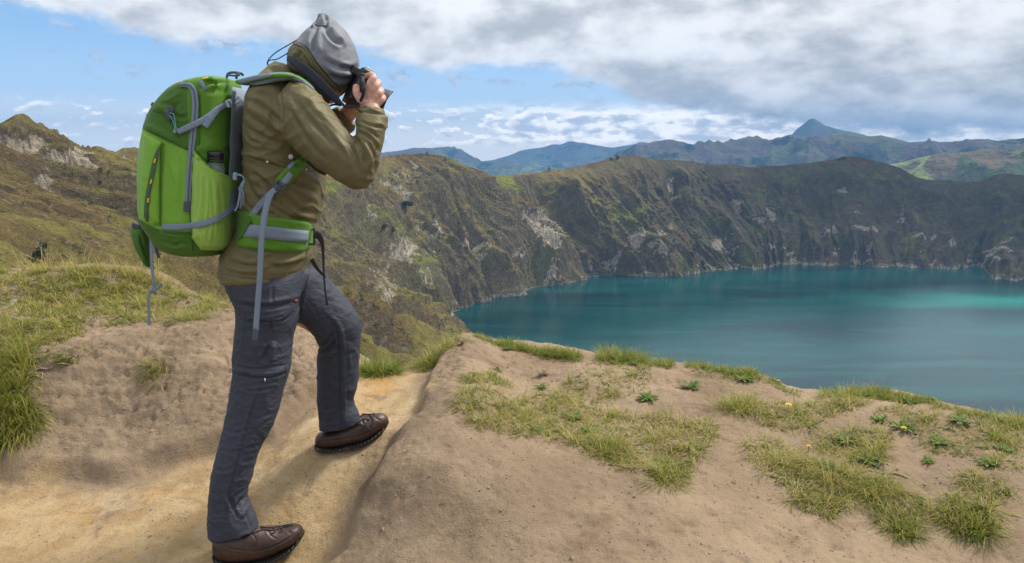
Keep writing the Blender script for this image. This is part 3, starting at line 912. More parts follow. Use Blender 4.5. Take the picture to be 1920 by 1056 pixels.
def tube(pts, radii, nseg=14, sub=4, flat=None, smooth=True, power=2.0):
    """tube through world points; flat=(dir, factor) squashes it along dir"""
    pts = np.asarray(pts, float)
    m = len(pts)
    radii = np.broadcast_to(np.asarray(radii, float), (m,)).copy() if np.ndim(radii) < 2 else np.asarray(radii, float)
    t = np.linspace(0, m - 1, (m - 1) * sub + 1)
    t[-1] = m - 1 - 1e-9
    C = catmull(pts, t) if smooth else np.stack([np.interp(t, np.arange(m), pts[:, k]) for k in range(3)], -1)
    Rd = np.interp(t, np.arange(m), radii)
    d = np.gradient(C, axis=0)
    d /= np.linalg.norm(d, axis=1, keepdims=True) + 1e-12
    up = np.array([0.13, 0.95, 0.28])
    V = []
    prev = None
    th = np.linspace(0, 2 * np.pi, nseg, endpoint=False)
    e = 2.0 / power
    cs = np.sign(np.cos(th)) * np.abs(np.cos(th)) ** e
    sn = np.sign(np.sin(th)) * np.abs(np.sin(th)) ** e
    for k in range(len(t)):
        u = up if prev is None else prev
        u = u - d[k] * (u @ d[k])
        u /= np.linalg.norm(u)
        prev = u
        w_ = np.cross(d[k], u)
        ru = Rd[k] * (flat if flat else 1.0)
        V.append(C[k] + cs[:, None] * u * ru + sn[:, None] * w_ * Rd[k])
    n = len(t)
    V = np.array(V).reshape(-1, 3)
    i, j = np.meshgrid(np.arange(n - 1), np.arange(nseg), indexing='ij')
    j2 = (j + 1) % nseg
    Q = np.stack([i * nseg + j, i * nseg + j2, (i + 1) * nseg + j2, (i + 1) * nseg + j], -1).reshape(-1, 4)
    V = np.vstack([V, C[0] - d[0] * Rd[0] * 0.35, C[-1] + d[-1] * Rd[-1] * 0.35])
    k = np.arange(nseg)
    T = np.vstack([np.stack([np.full(nseg, len(V) - 2), (k + 1) % nseg, k], -1),
                   np.stack([np.full(nseg, len(V) - 1), (n - 1) * nseg + k, (n - 1) * nseg + (k + 1) % nseg], -1)])
    return V, Q, T

def ball(c, r, rot=None, nu=20, nv=12):
    r = np.broadcast_to(np.asarray(r, float), (3,))
    th = np.linspace(0, 2 * np.pi, nu, endpoint=False)
    ph = np.linspace(-np.pi / 2, np.pi / 2, nv)
    PH, TH = np.meshgrid(ph, th, indexing='ij')
    V = v3(np.cos(PH) * np.cos(TH) * r[0], np.cos(PH) * np.sin(TH) * r[1], np.sin(PH) * r[2]).reshape(-1, 3)
    if rot is not None:
        V = V @ np.array(rot).T
    V = V + np.asarray(c)
    i, j = np.meshgrid(np.arange(nv - 1), np.arange(nu), indexing='ij')
    j2 = (j + 1) % nu
    Q = np.stack([i * nu + j, i * nu + j2, (i + 1) * nu + j2, (i + 1) * nu + j], -1).reshape(-1, 4)
    return V, Q, np.zeros((0, 3), int)

def rbox(c, size, rot=None, bev=0.15, seg=3):
    """rounded box as numpy arrays"""
    size = np.asarray(size, float) / 2
    k = 6 + seg * 2
    q = np.linspace(-1, 1, k)
    b = min(size) * bev * 2
    V, Q = [], []
    for ax in range(3):
        for sg in (-1, 1):
            U_, W_ = np.meshgrid(q, q, indexing='ij')
            pt = np.zeros((k, k, 3))
            o = [a for a in range(3) if a != ax]
            def rs(x): return np.sign(x) * np.abs(x) ** 0.75
            pt[..., ax] = sg
            pt[..., o[0]] = rs(U_)
            pt[..., o[1]] = rs(W_)
            pw = pt * size
            inner = np.clip(pw, -(size - b), size - b)
            dl = pw - inner
            nl = np.linalg.norm(dl, axis=-1, keepdims=True)
            pw = inner + dl / np.maximum(nl, 1e-9) * b
            base_i = len(V) * k * k
            V.append(pw.reshape(-1, 3))
            g_ = grid_quads(k, k) + base_i
            flip = (sg > 0) ^ (ax == 1)
            Q.append(g_[:, ::-1] if not flip else g_)
    V = np.vstack(V)
    if rot is not None:
        V = V @ np.array(rot).T
    return V + np.asarray(c), np.vstack(Q), np.zeros((0, 3), int)

def cyl(c0, c1, r0, r1=None, nseg=28, cap=True):
    r1 = r0 if r1 is None else r1
    c0, c1 = np.asarray(c0, float), np.asarray(c1, float)
    return lathe(c0, c1 - c0, [(0, 0), (0, r0), (1, r1), (1, 0)] if cap else [(0, r0), (1, r1)], nseg)

def lathe(origin, axis, prof, nseg=28):
    """prof: (t along axis, radius)"""
    origin, axis = np.asarray(origin, float), np.asarray(axis, float)
    a = axis / np.linalg.norm(axis)
    u = np.cross(a, [0.3, 0.2, 0.93])
    u /= np.linalg.norm(u)
    w_ = np.cross(a, u)
    th = np.linspace(0, 2 * np.pi, nseg, endpoint=False)
    ringd = np.cos(th)[:, None] * u + np.sin(th)[:, None] * w_
    V = np.vstack([origin + axis * t + ringd * r for t, r in prof])
    n = len(prof)
    i, j = np.meshgrid(np.arange(n - 1), np.arange(nseg), indexing='ij')
    j2 = (j + 1) % nseg
    Q = np.stack([i * nseg + j, i * nseg + j2, (i + 1) * nseg + j2, (i + 1) * nseg + j], -1).reshape(-1, 4)
    return V, Q, np.zeros((0, 3), int)

def merge(*parts):
    V, Q, T, o = [], [], [], 0
    for v, q, t in parts:
        V.append(v)
        Q.append(np.asarray(q, int).reshape(-1, 4) + o)
        T.append(np.asarray(t, int).reshape(-1, 3) + o)
        o += len(v)
    return np.vstack(V), np.vstack(Q), np.vstack(T)

def to_obj(name, part, mat, parent=None, smooth=True, **kw):
    v, q, t = part
    me = mesh_np(name, v, q if len(q) else None, t if len(t) else None, smooth)
    return link(name, me, mat, parent, **kw)

def union(part, voxel, smooth_it=4, smooth_f=0.5):
    """fuse overlapping closed pieces into one skin"""
    v, q, t = part
    me = mesh_np('tmp', v, q if len(q) else None, t if len(t) else None)
    o = bpy.data.objects.new('tmp', me)
    COL.objects.link(o)
    r = o.modifiers.new('r', 'REMESH')
    r.mode = 'VOXEL'
    r.voxel_size = voxel
    if smooth_it:
        s = o.modifiers.new('s', 'SMOOTH')
        s.factor = smooth_f
        s.iterations = smooth_it
    dg = bpy.context.evaluated_depsgraph_get()
    ev = o.evaluated_get(dg)
    m2 = bpy.data.meshes.new_from_object(ev)
    n = len(m2.vertices)
    V = np.empty(n * 3, np.float32)
    m2.vertices.foreach_get('co', V)
    V = V.reshape(-1, 3).astype(float)
    lt = np.empty(len(m2.polygons), np.int32)
    m2.polygons.foreach_get('loop_total', lt)
    ls = np.empty(len(m2.polygons), np.int32)
    m2.polygons.foreach_get('loop_start', ls)
    li = np.empty(len(m2.loops), np.int32)
    m2.loops.foreach_get('vertex_index', li)
    q4 = ls[lt == 4]
    Q = li[q4[:, None] + np.arange(4)]
    t3 = ls[lt == 3]
    T = li[t3[:, None] + np.arange(3)] if len(t3) else np.zeros((0, 3), int)
    bpy.data.objects.remove(o)
    bpy.data.meshes.remove(m2)
    bpy.data.meshes.remove(me)
    return V, Q, T

def vnormals(part):
    v, q, t = part
    n = np.zeros_like(v)
    fn = np.cross(v[q[:, 2]] - v[q[:, 0]], v[q[:, 3]] - v[q[:, 1]])
    for k in range(4):
        np.add.at(n, q[:, k], fn)
    if len(t):
        fn = np.cross(v[t[:, 1]] - v[t[:, 0]], v[t[:, 2]] - v[t[:, 0]])
        for k in range(3):
            np.add.at(n, t[:, k], fn)
    return n / (np.linalg.norm(n, axis=1, keepdims=True) + 1e-12)

def poly_dist(px, py, pts):
    """distance to a polyline and parameter 0..1 along it"""
    best = np.full(px.shape, 1e9)
    tb = np.zeros(px.shape)
    L = [math.dist(pts[k], pts[k + 1]) for k in range(len(pts) - 1)]
    tot, acc = sum(L), 0.0
    for k in range(len(pts) - 1):
        ax, ay = pts[k]
        dx_, dy_ = pts[k + 1][0] - ax, pts[k + 1][1] - ay
        tt = np.clip(((px - ax) * dx_ + (py - ay) * dy_) / (L[k] ** 2 + 1e-9), 0, 1)
        d = np.hypot(px - ax - tt * dx_, py - ay - tt * dy_)
        m_ = d < best
        best = np.where(m_, d, best)
        tb = np.where(m_, (acc + tt * L[k]) / tot, tb)
        acc += L[k]
    return best, tb

def smooth_line(pts, n=24):
    t = np.linspace(0, len(pts) - 1, n)
    t[-1] -= 1e-9
    return [tuple(q) for q in catmull(np.array(pts, float), t)]

def sculpt(part, strokes, noise_amp=0.002, noise_fn=None, both=True):
    """folds: each stroke (points px, width px, amplitude m; negative = crease). Real displacement along the normal."""
    v, q, t = part
    N = vnormals(part)
    px, py = proj(v)
    facing = np.clip(-N[:, 1] * 1.6 + 0.15, 0, 1)
    d = np.zeros(len(v))
    for pts, wd, amp in strokes:
        dist, tt = poly_dist(px, py, smooth_line(pts, 10) if len(pts) > 2 else pts)
        fade = np.clip(np.minimum(tt, 1 - tt) * 5, 0, 1) ** 0.7
        prof = np.exp(-(dist / wd) ** 2) if amp > 0 else np.exp(-(dist / (wd * .85)) ** 1.25)
        if amp < 0:
            prof = prof - 0.45 * np.exp(-((dist - wd * 1.9) / (wd * 0.9)) ** 2)
        d += amp * prof * fade * facing
    if noise_fn is not None:
        d += noise_fn(v, N, px, py) * noise_amp
    return v + N * d[:, None], q, t

def bvh_of(part):
    v, q, t = part
    return BVHTree.FromPolygons([tuple(x) for x in v], [tuple(int(i) for i in f) for f in q] + [tuple(int(i) for i in f) for f in t])

CAM0 = Vector((0, 0, CAM_H))
def cast(bvhs, px, py, default=None):
    r = Vector(ray(px, py)).normalized()
    best = None
    for b in bvhs:
        loc, nr, idx, dist = b.ray_cast(CAM0, r)
        if loc is not None and (best is None or dist < best[2]):
            best = (loc, nr if nr.dot(r) < 0 else -nr, dist)
    if best is None:
        if default is None:
            return None
        return Vector(P(px, py, default)), Vector((0, -1, 0)), default
    return best

def sm1(a, k=2, it=2):
    a = np.array(a, float)
    for _ in range(it):
        b = a.copy()
        for s in range(1, k + 1):
            b[s:] += a[:-s]; b[:-s] += a[s:]
            b[:s] += a[0]; b[-s:] += a[-1]
        a = b / (2 * k + 1)
    return a

def ribbon(bvhs, pts, width, off=0.003, thick=0.002, n=40, default=2.45, depths=None, across=4, smoothk=2, closed_edge=True):
    """webbing laid over surfaces: pts px centreline, width px (number or list); returns closed thin strip"""
    pts = np.array(pts, float)
    m = len(pts)
    t = np.linspace(0, m - 1, n)
    t[-1] -= 1e-9
    C = catmull(pts, t)
    wd = np.interp(t, np.arange(m), np.broadcast_to(np.asarray(width, float), (m,)))
    d = np.gradient(C, axis=0)
    d /= np.linalg.norm(d, axis=1, keepdims=True) + 1e-9
    nn = np.stack([-d[:, 1], d[:, 0]], -1)
    ks = np.linspace(-0.5, 0.5, across)
    D = np.empty((n, across))
    for i in range(n):
        for j, k in enumerate(ks):
            p = C[i] + nn[i] * k * wd[i]
            if depths is not None:
                D[i, j] = np.interp(t[i], np.arange(m), depths)
            else:
                h = cast(bvhs, p[0], p[1])
                D[i, j] = np.nan if h is None else h[0].y
    for j in range(across):
        col = D[:, j]
        bad = np.isnan(col)
        if bad.all(): col[:] = default
        elif bad.any(): col[bad] = np.interp(np.flatnonzero(bad), np.flatnonzero(~bad), col[~bad])
    # the strap bridges hollows: keep the nearer of smooth and surface, flat across
    row = D.mean(1)
    row = np.minimum(sm1(row, smoothk), D.min(1) * 0.5 + row * 0.5)
    row = sm1(row, 1, 1)
    D = D * 0.35 + row[:, None] * 0.65
    top, bot = np.empty((n, across, 3)), np.empty((n, across, 3))
    for j, k in enumerate(ks):
        p = C + nn * (k * wd)[:, None]
        top[:, j] = P(p[:, 0], p[:, 1], D[:, j] - off - thick)
        bot[:, j] = P(p[:, 0], p[:, 1], D[:, j] - off)
    V = np.vstack([top.reshape(-1, 3), bot.reshape(-1, 3)])
    o = n * across
    g_ = grid_quads(n, across)
    Q = [g_[:, ::-1], g_ + o]
    e0 = np.arange(n - 1) * across
    Q.append(np.stack([e0, e0 + across, e0 + across + o, e0 + o], -1))
    e1 = e0 + across - 1
    Q.append(np.stack([e1, e1 + o, e1 + across + o, e1 + across], -1))
    c0 = np.arange(across - 1)
    Q.append(np.stack([c0, c0 + o, c0 + 1 + o, c0 + 1], -1))
    c1 = c0 + (n - 1) * across
    Q.append(np.stack([c1, c1 + 1, c1 + 1 + o, c1 + o], -1))
    return V, np.vstack(Q), np.zeros((0, 3), int)

def in_poly(px, py, poly):
    inside = np.zeros(np.shape(px), bool)
    n = len(poly)
    for i in range(n):
        x1, y1 = poly[i]
        x2, y2 = poly[(i + 1) % n]
        c = ((y1 > py) != (y2 > py)) & (px < (x2 - x1) * (py - y1) / (y2 - y1 + 1e-12) + x1)
        inside ^= c
    return inside

def panel(bvhs, poly, height_m, edge=6.0, step=1.5, bulge=0.0, sink=0.004, default=2.45, blur=2, taper=None):
    """padded cloth panel sewn on a surface: outline in photo px, raised by height_m with a rolled edge of `edge` px"""
    poly = [tuple(map(float, p)) for p in poly]
    xs_ = [p[0] for p in poly]; ys_ = [p[1] for p in poly]
    gx = np.arange(min(xs_) - step, max(xs_) + 2 * step, step)
    gy = np.arange(min(ys_) - step, max(ys_) + 2 * step, step)
    GX, GY = np.meshgrid(gx, gy, indexing='ij')
    ins = in_poly(GX, GY, poly)
    ed, _ = poly_dist(GX.ravel(), GY.ravel(), poly + [poly[0]])
    ed = ed.reshape(GX.shape)
    tp_ = ed if taper is None else poly_dist(GX.ravel(), GY.ravel(), taper)[0].reshape(GX.shape)
    keep = ins | (ed < step * 0.9)
    # snap outer ring on the outline
    D = np.full(GX.shape, np.nan)
    for i in range(len(gx)):
        for j in range(len(gy)):
            if keep[i, j]:
                h = cast(bvhs, gx[i], gy[j])
                if h is not None: D[i, j] = h[0].y
    for _ in range(60):
        bad = np.isnan(D) & keep
        if not bad.any(): break
        acc, cnt = np.zeros_like(D), np.zeros_like(D)
        for ax, s in ((0, 1), (0, -1), (1, 1), (1, -1)):
            r_ = np.roll(D, s, ax)
            ok = ~np.isnan(r_)
            acc[ok] += r_[ok]; cnt[ok] += 1
        fill = bad & (cnt > 0)
        if not fill.any(): D[bad] = default; break
        D[fill] = acc[fill] / cnt[fill]
    for _ in range(blur):
        acc, cnt = np.where(keep, D, 0), keep.astype(float)
        a2_, c2_ = acc.copy(), cnt.copy()
        for ax, s in ((0, 1), (0, -1), (1, 1), (1, -1)):
            a2_ += np.roll(acc, s, ax); c2_ += np.roll(cnt, s, ax)
        D = np.where(keep, a2_ / np.maximum(c2_, 1), D)
    e = np.where(ins, tp_, 0) if taper is None else tp_
    prof = np.sqrt(np.clip(1 - (1 - np.clip(e / edge, 0, 1)) ** 2, 0, 1))
    mx = max(e.max(), 1e-3)
    H = height_m * prof + bulge * np.sin(np.clip(e / mx, 0, 1) * np.pi / 2) - sink * (1 - prof)
    idx = -np.ones(GX.shape, int)
    idx[keep] = np.arange(keep.sum())
    V = P(GX[keep], GY[keep], (D - H)[keep])
    a, b, c, d = idx[:-1, :-1], idx[1:, :-1], idx[1:, 1:], idx[:-1, 1:]
    ok = (a >= 0) & (b >= 0) & (c >= 0) & (d >= 0)
    Q = np.stack([a[ok], d[ok], c[ok], b[ok]], -1)
    # closing back sheet
    n = len(V)
    Vb = P(GX[keep], GY[keep], (D + 0.006)[keep])
    cnt = {}
    for f in Q:
        for k in range(4):
            u_, v_ = int(f[k]), int(f[(k + 1) % 4])
            if (v_, u_) in cnt: del cnt[(v_, u_)]
            else: cnt[(u_, v_)] = 1
    side = np.array([(v_, u_, u_ + n, v_ + n) for (u_, v_) in cnt], int)
    return np.vstack([V, Vb]), np.vstack([Q, Q[:, ::-1] + n, side]), np.zeros((0, 3), int)

def fabric(name, col, rough=0.85, weave=900.0, wr=0.5, wrs=22.0, sheen=0.0, var=0.12, wdist=0.004, stretch=(1, 1, 1)):
    def b(nt, P):
        p = nt.obj()
        n1 = nt.noise(p, 6, 5, 0.6)
        n2 = nt.noise(p, 60, 4, 0.6)
        v = nt.math('ADD', nt.math('MULTIPLY', n1, 0.6), nt.math('MULTIPLY', n2, 0.4))
        c = nt.mix(1.0, col, nt.lin(v, 0.3, 0.7, 1 - var, 1 + var), 'MULTIPLY')
        P(Base_Color=c, Roughness=rough, Specular_IOR_Level=0.3, Sheen_Weight=sheen)
        h1 = nt.noise(nt.vmath('MULTIPLY', p, stretch), wrs, 3, 0.5, 1.6)
        h1 = nt.math('ABSOLUTE', nt.math('SUBTRACT', h1, 0.5))
        b1 = nt.bump(nt.math('POWER', h1, 0.6), wr, wdist)
        P(Normal=nt.bump(nt.noise(p, weave, 2), 0.25, 0.0006, b1))
    return material(name, b)
# ================================================================ PERSON
OLIVE = fabric('olive_jacket_cloth', (0.125, 0.107, 0.050), 0.6, wr=0.5, wrs=9, stretch=(1, 1, 2.2), var=0.06)
GREYC = fabric('grey_hood_cloth', (0.165, 0.178, 0.205), 0.62, wr=0.35, wrs=9, var=0.05)
NAVY = fabric('charcoal_trouser_cloth', (0.034, 0.039, 0.056), 0.68, wr=0.8, wrs=12, stretch=(1, 1, 1.8), var=0.08)
def m_skin(nt, P):
    p = nt.obj()
    n = nt.noise(p, 60, 4, 0.6)
    P(Base_Color=nt.mix(nt.ss(n, 0.35, 0.65), (0.46, 0.235, 0.17), (0.58, 0.33, 0.25)), Roughness=0.5, Subsurface_Weight=0.08, Subsurface_Scale=0.01)
    P(Subsurface_Radius=(1.0, 0.3, 0.15), Normal=nt.bump(nt.noise(p, 300, 4), 0.3, 0.001))
SKIN = material('skin', m_skin)
def m_leather(nt, P):
    p = nt.obj()
    n = nt.noise(p, 14, 5, 0.65)
    c = nt.mix(nt.ss(n, 0.35, 0.7), (0.028, 0.013, 0.010), (0.064, 0.031, 0.022))
    dust = nt.ss(nt.noise(p, 40, 6, 0.7), 0.56, 0.72)
    P(Base_Color=nt.mix(nt.math('MULTIPLY', dust, 0.22), c, (0.22, 0.16, 0.11)), Roughness=0.48)
    P(Normal=nt.bump(nt.noise(p, 90, 5, 0.6, 0.6), 0.5, 0.002))
LEATHER = material('brown_leather', m_leather)
def m_rubber(nt, P):
    p = nt.obj()
    w_ = nt.new('ShaderNodeTexWave')
    w_.inputs['Scale'].default_value = 26
    nt.put(w_.inputs['Vector'], nt.vmath('MULTIPLY', p, (1, 0.2, 0.55)))
    n = nt.noise(p, 30, 4)
    P(Base_Color=nt.mix(nt.ss(n, 0.5, 0.7), (0.020, 0.019, 0.019), (0.09, 0.075, 0.06)), Roughness=0.7)
    P(Normal=nt.bump(w_.outputs[1], 1.0, 0.006))
RUBBER = material('black_sole_rubber', m_rubber)

# ---- torso, arms and hood of the jacket
torso = loft([
    (414, 524, 574, 517, 2.60, .172), (409, 502, 579, 500, 2.60, .178), (411, 480, 586, 482, 2.60, .174), (428, 455, 588, 455, 2.6, .165), (442, 430, 592, 428, 2.6, .162),
    (448, 400, 602, 400, 2.6, .165), (452, 365, 610, 365, 2.6, .170), (455, 330, 612, 330, 2.6, .178), (456, 290, 606, 300, 2.6, .190), (456, 250, 602, 262, 2.6, .205),
    (457, 210, 598, 226, 2.6, .212), (461, 178, 592, 196, 2.6, .200), (477, 150, 584, 172, 2.6, .165), (499, 127, 578, 152, 2.6, .115), (516, 113, 572, 142, 2.6, .085)], 56, 6, 2.35)
r_upper = loft([(556, 146, 498, 225, 2.455, .050), (572, 154, 520, 250, 2.44, .072), (592, 171, 544, 272, 2.425, .080), (612, 196, 568, 292, 2.41, .080), (630, 220, 592, 311, 2.40, .077),
                (646, 242, 620, 331, 2.39, .072), (662, 256, 650, 349, 2.385, .064), (676, 268, 674, 354, 2.38, .050)], 40, 6, 2.2)
r_fore = loft([(660, 345, 688, 353, 2.38, .034), (652, 332, 699, 336, 2.38, .050), (652, 310, 708, 312, 2.385, .060), (658, 286, 714, 288, 2.39, .062), (665, 262, 720, 264, 2.40, .060),
               (668, 240, 724, 240, 2.41, .057), (669, 224, 727, 224, 2.42, .053), (671, 213, 726, 218, 2.425, .050)], 40, 6, 2.2)
r_cuff = loft([(670, 218, 722, 224, 2.425, .044), (672, 207, 722, 212, 2.43, .046), (676, 197, 719, 204, 2.435, .043)], 36, 5, 2.1)
l_arm = loft([(560, 170, 540, 230, 2.76, .06), (585, 200, 560, 270, 2.79, .07), (600, 250, 580, 310, 2.80, .065), (604, 275, 590, 318, 2.79, .055)], 32, 5)
l_fore = loft([(585, 268, 604, 318, 2.79, .05), (598, 235, 635, 290, 2.74, .056), (617, 209, 655, 254, 2.69, .050), (634, 201, 667, 236, 2.655, .045)], 32, 5)
jk = union(merge(torso, r_upper, r_fore, l_arm, l_fore), 0.0042, 5)
S = []
def st(w_, a, *pts): S.append((list(pts), w_, a))
# sleeve
st(6, .006, (556, 168), (600, 212), (648, 262)); st(4, -.005, (546, 178), (590, 233), (640, 286)); st(5, .004, (540, 190), (580, 245), (630, 300)); st(4, -.005, (543, 205), (578, 262), (614, 304))
st(3.5, -.006, (662, 256), (682, 281), (684, 312)); st(3.5, -.006, (688, 262), (703, 295), (700, 328)); st(3.5, -.005, (671, 246), (697, 262), (711, 290)); st(4, .005, (676, 266), (692, 292), (692, 322))
st(3.5, .005, (640, 238), (664, 268), (672, 300)); st(3, -.004, (650, 265), (668, 290), (672, 325)); st(3, -.004, (668, 236), (690, 244), (712, 262)); st(3, -.004, (674, 228), (694, 236), (722, 240))
st(4, .004, (620, 240), (650, 285), (668, 338)); st(3, -.003, (600, 230), (630, 268), (652, 300)); st(3, -.003, (690, 345), (700, 300), (714, 268)); st(3.5, .004, (712, 300), (718, 262), (722, 236))
# seam of the armhole
st(1.6, -.0035, (524, 154), (531, 190), (533, 232), (541, 268)); st(2.5, .003, (519, 158), (526, 192), (528, 232), (536, 268))
# back and side
st(5, -.006, (462, 186), (500, 206), (532, 238)); st(4, -.005, (460, 212), (496, 236), (535, 258)); st(4, .005, (463, 200), (500, 222), (532, 248)); st(4, -.005, (463, 238), (500, 260), (532, 270)); st(4, .004, (465, 252), (498, 272), (532, 284))
st(3, -.003, (470, 262), (495, 270), (520, 274)); st(4, .005, (480, 170), (505, 165), (522, 172)); st(4, -.004, (472, 180), (495, 176), (520, 184))
st(2.0, -.007, (460, 292), (500, 303), (533, 314)); st(5, .005, (462, 285), (500, 295), (534, 306))
st(5, -.006, (470, 322), (500, 345), (520, 388)); st(5, .005, (480, 318), (512, 345), (530, 380)); st(5, -.006, (540, 330), (572, 352), (606, 366)); st(5, .005, (545, 345), (575, 368), (606, 382)); st(5, -.006, (530, 362), (560, 392), (600, 402))
st(4, -.005, (500, 380), (545, 408), (590, 414)); st(5, .006, (535, 378), (565, 404), (600, 412)); st(4, -.005, (560, 408), (598, 420)); st(4, -.005, (470, 388), (496, 398), (520, 402)); st(4, -.005, (462, 330), (470, 355), (490, 380)); st(4, .004, (455, 340), (464, 370), (480, 395))
st(4, -.005, (548, 300), (574, 318), (600, 322)); st(4, .004, (555, 318), (580, 332), (606, 338))
# skirt of the jacket below the belt
st(5, -.006, (420, 488), (470, 500), (502, 488)); st(5, .006, (420, 498), (462, 508), (500, 500)); st(5, -.006, (500, 502), (540, 500), (582, 486)); st(5, .005, (510, 492), (545, 490), (580, 478)); st(4, -.004, (450, 482), (480, 486), (515, 480))
st(1.6, -.003, (410, 512), (442, 520), (494, 525), (548, 520), (578, 509)); st(4, .003, (412, 520), (442, 527), (494, 531), (548, 526), (575, 516))
# neck side
st(4, -.005, (500, 128), (530, 140), (560, 160)); st(4, .004, (510, 122), (540, 136), (570, 158))
def jn(v, N, px, py):
    wv = v + 0.06 * np.stack([perlin(v * 6), perlin(v * 6 + 5), perlin(v * 6 + 9)], -1)
    a = np.clip(1 - np.abs(perlin(np.stack([wv[:, 0] * 8 + wv[:, 2] * 5, wv[:, 1] * 5, wv[:, 2] * 13 - wv[:, 0] * 4], -1))) * 3, 0, 1)
    b_ = np.clip(1 - np.abs(perlin(np.stack([wv[:, 0] * 15, wv[:, 1] * 9, wv[:, 2] * 22 + wv[:, 0] * 9], -1) + 30)) * 3, 0, 1)
    return a ** 2 * 1.9 - .4 + b_ ** 2 * .8 + fbm(v * 26, 3) * 0.6
jk = sculpt(jk, [(a_, b_, c_ * 1.15) for a_, b_, c_ in S], 0.0023, jn)

cuffs = sculpt(union(r_cuff, 0.003, 4), [([(674, 203), (695, 200), (712, 207)], 3, -.004), ([(682, 196), (700, 205), (718, 214)], 3, .004)], .0018, lambda v, N, x, y: fbm(v * 34, 3))
person = bpy.data.objects.new('person', None)
# ---- hood
hood_l = loft([(596, 26, 612, 25, 2.6, .012), (591, 38, 628, 36, 2.6, .026), (586, 47, 637, 46, 2.6, .045), (570, 62, 651, 60, 2.6, .075), (557, 78, 661, 77, 2.6, .098), (541, 94, 669, 95, 2.6, .115),
               (537, 112, 674, 118, 2.6, .122), (540, 132, 671, 140, 2.6, .118), (556, 150, 663, 154, 2.6, .10), (590, 166, 650, 168, 2.6, .075), (616, 172, 638, 174, 2.6, .04)], 44, 6, 2.15)
hd = union(hood_l, 0.0036, 4)
S = []
st(3.2, -.010, (597, 50), (588, 74), (588, 102)); st(4, .007, (601, 56), (598, 80), (600, 100)); st(4, .006, (583, 55), (578, 74), (576, 88)); st(4, -.009, (606, 48), (624, 74), (642, 84)); st(4, .007, (616, 46), (636, 68), (650, 88))
st(4, -.008, (636, 126), (658, 130), (672, 124)); st(5, .006, (630, 118), (655, 120), (672, 112)); st(4, -.008, (616, 140), (642, 149), (662, 146)); st(5, .006, (612, 128), (640, 138), (664, 137)); st(5, -.005, (604, 108), (626, 122), (650, 122))
st(3.5, -.006, (592, 43), (604, 47), (616, 50), (634, 44)); st(3, -.006, (596, 28), (592, 42), (596, 50)); st(3, .006, (603, 26), (606, 40), (604, 52)); st(3, -.006, (609, 28), (612, 40), (612, 50))
st(1.8, -.006, (554, 80), (576, 92), (596, 124), (628, 158), (646, 170)); st(3, .006, (552, 88), (571, 98), (590, 128), (622, 160), (640, 170))
st(4, -.006, (566, 96), (558, 112), (572, 128)); st(4, .006, (556, 96), (550, 110), (560, 124)); st(3, -.006, (548, 120), (580, 138), (610, 160)); st(3, .005, (560, 142), (590, 156), (620, 168))
hd = sculpt(hd, S, .0025, lambda v, N, x, y: fbm(v * 22, 3) * 1.2)
GREY_POLY = [(554, 79), (578, 91), (598, 122), (628, 157), (646, 174), (700, 174), (700, 0), (560, 0)]
hx, hy = proj(hd[0])
fc = hd[0][hd[1]].mean(1)
fpx, fpy = proj(fc)
hood_mat = np.where(in_poly(fpx, fpy, GREY_POLY), 1, 0)

# ---- trousers
legR = loft([(424, 498, 572, 496, 2.59, .140), (418, 524, 574, 520, 2.57, .146), (428, 550, 568, 546, 2.545, .130), (440, 575, 563, 572, 2.53, .118), (440, 602, 560, 600, 2.52, .108), (437, 635, 552, 630, 2.51, .100), (434, 672, 548, 662, 2.50, .094),
             (435, 699, 545, 692, 2.49, .088), (430, 732, 534, 728, 2.475, .082), (421, 786, 518, 786, 2.455, .076), (403, 855, 487, 850, 2.425, .070), (393, 897, 474, 896, 2.41, .067), (389, 945, 466, 930, 2.405, .066), (388, 982, 480, 966, 2.40, .069), (388, 1005, 487, 988, 2.40, .070)], 48, 6, 2.2)
legL = loft([(540, 500, 470, 560, 2.62, .12), (592, 499, 520, 600, 2.65, .122), (616, 523, 566, 608, 2.675, .115), (642, 552, 588, 630, 2.70, .104), (664, 578, 598, 650, 2.715, .094), (678, 606, 594, 664, 2.725, .086), (677, 640, 593, 676, 2.735, .080),
             (674, 684, 594, 696, 2.74, .076), (671, 719, 594, 725, 2.75, .073), (664, 752, 595, 762, 2.76, .070), (673, 774, 597, 786, 2.765, .070), (676, 790, 598, 804, 2.77, .070)], 44, 6, 2.2)
tr = union(merge(legR, legL), 0.0042, 4)
S = []
st(4, -.005, (440, 570), (500, 577), (556, 566)); st(4, .004, (442, 560), (500, 566), (560, 556)); st(2, -.004, (462, 604), (500, 604), (528, 602), (550, 588)); st(3, .004, (462, 597), (500, 596), (545, 584)); st(3, -.006, (506, 602), (508, 612), (506, 622))
st(1.6, -.003, (462, 582), (458, 620), (454, 668)); st(4, -.008, (505, 645), (500, 660), (494, 676)); st(5, .006, (512, 640), (512, 658), (506, 676)); st(5, .005, (478, 640), (482, 660), (488, 672)); st(3, -.003, (512, 535), (511, 550), (510, 568))
st(2.0, -.005, (434, 700), (470, 708), (505, 709), (545, 696)); st(4, .005, (434, 692), (470, 700), (505, 701), (547, 688)); st(2, -.003, (434, 684), (480, 692), (546, 682))
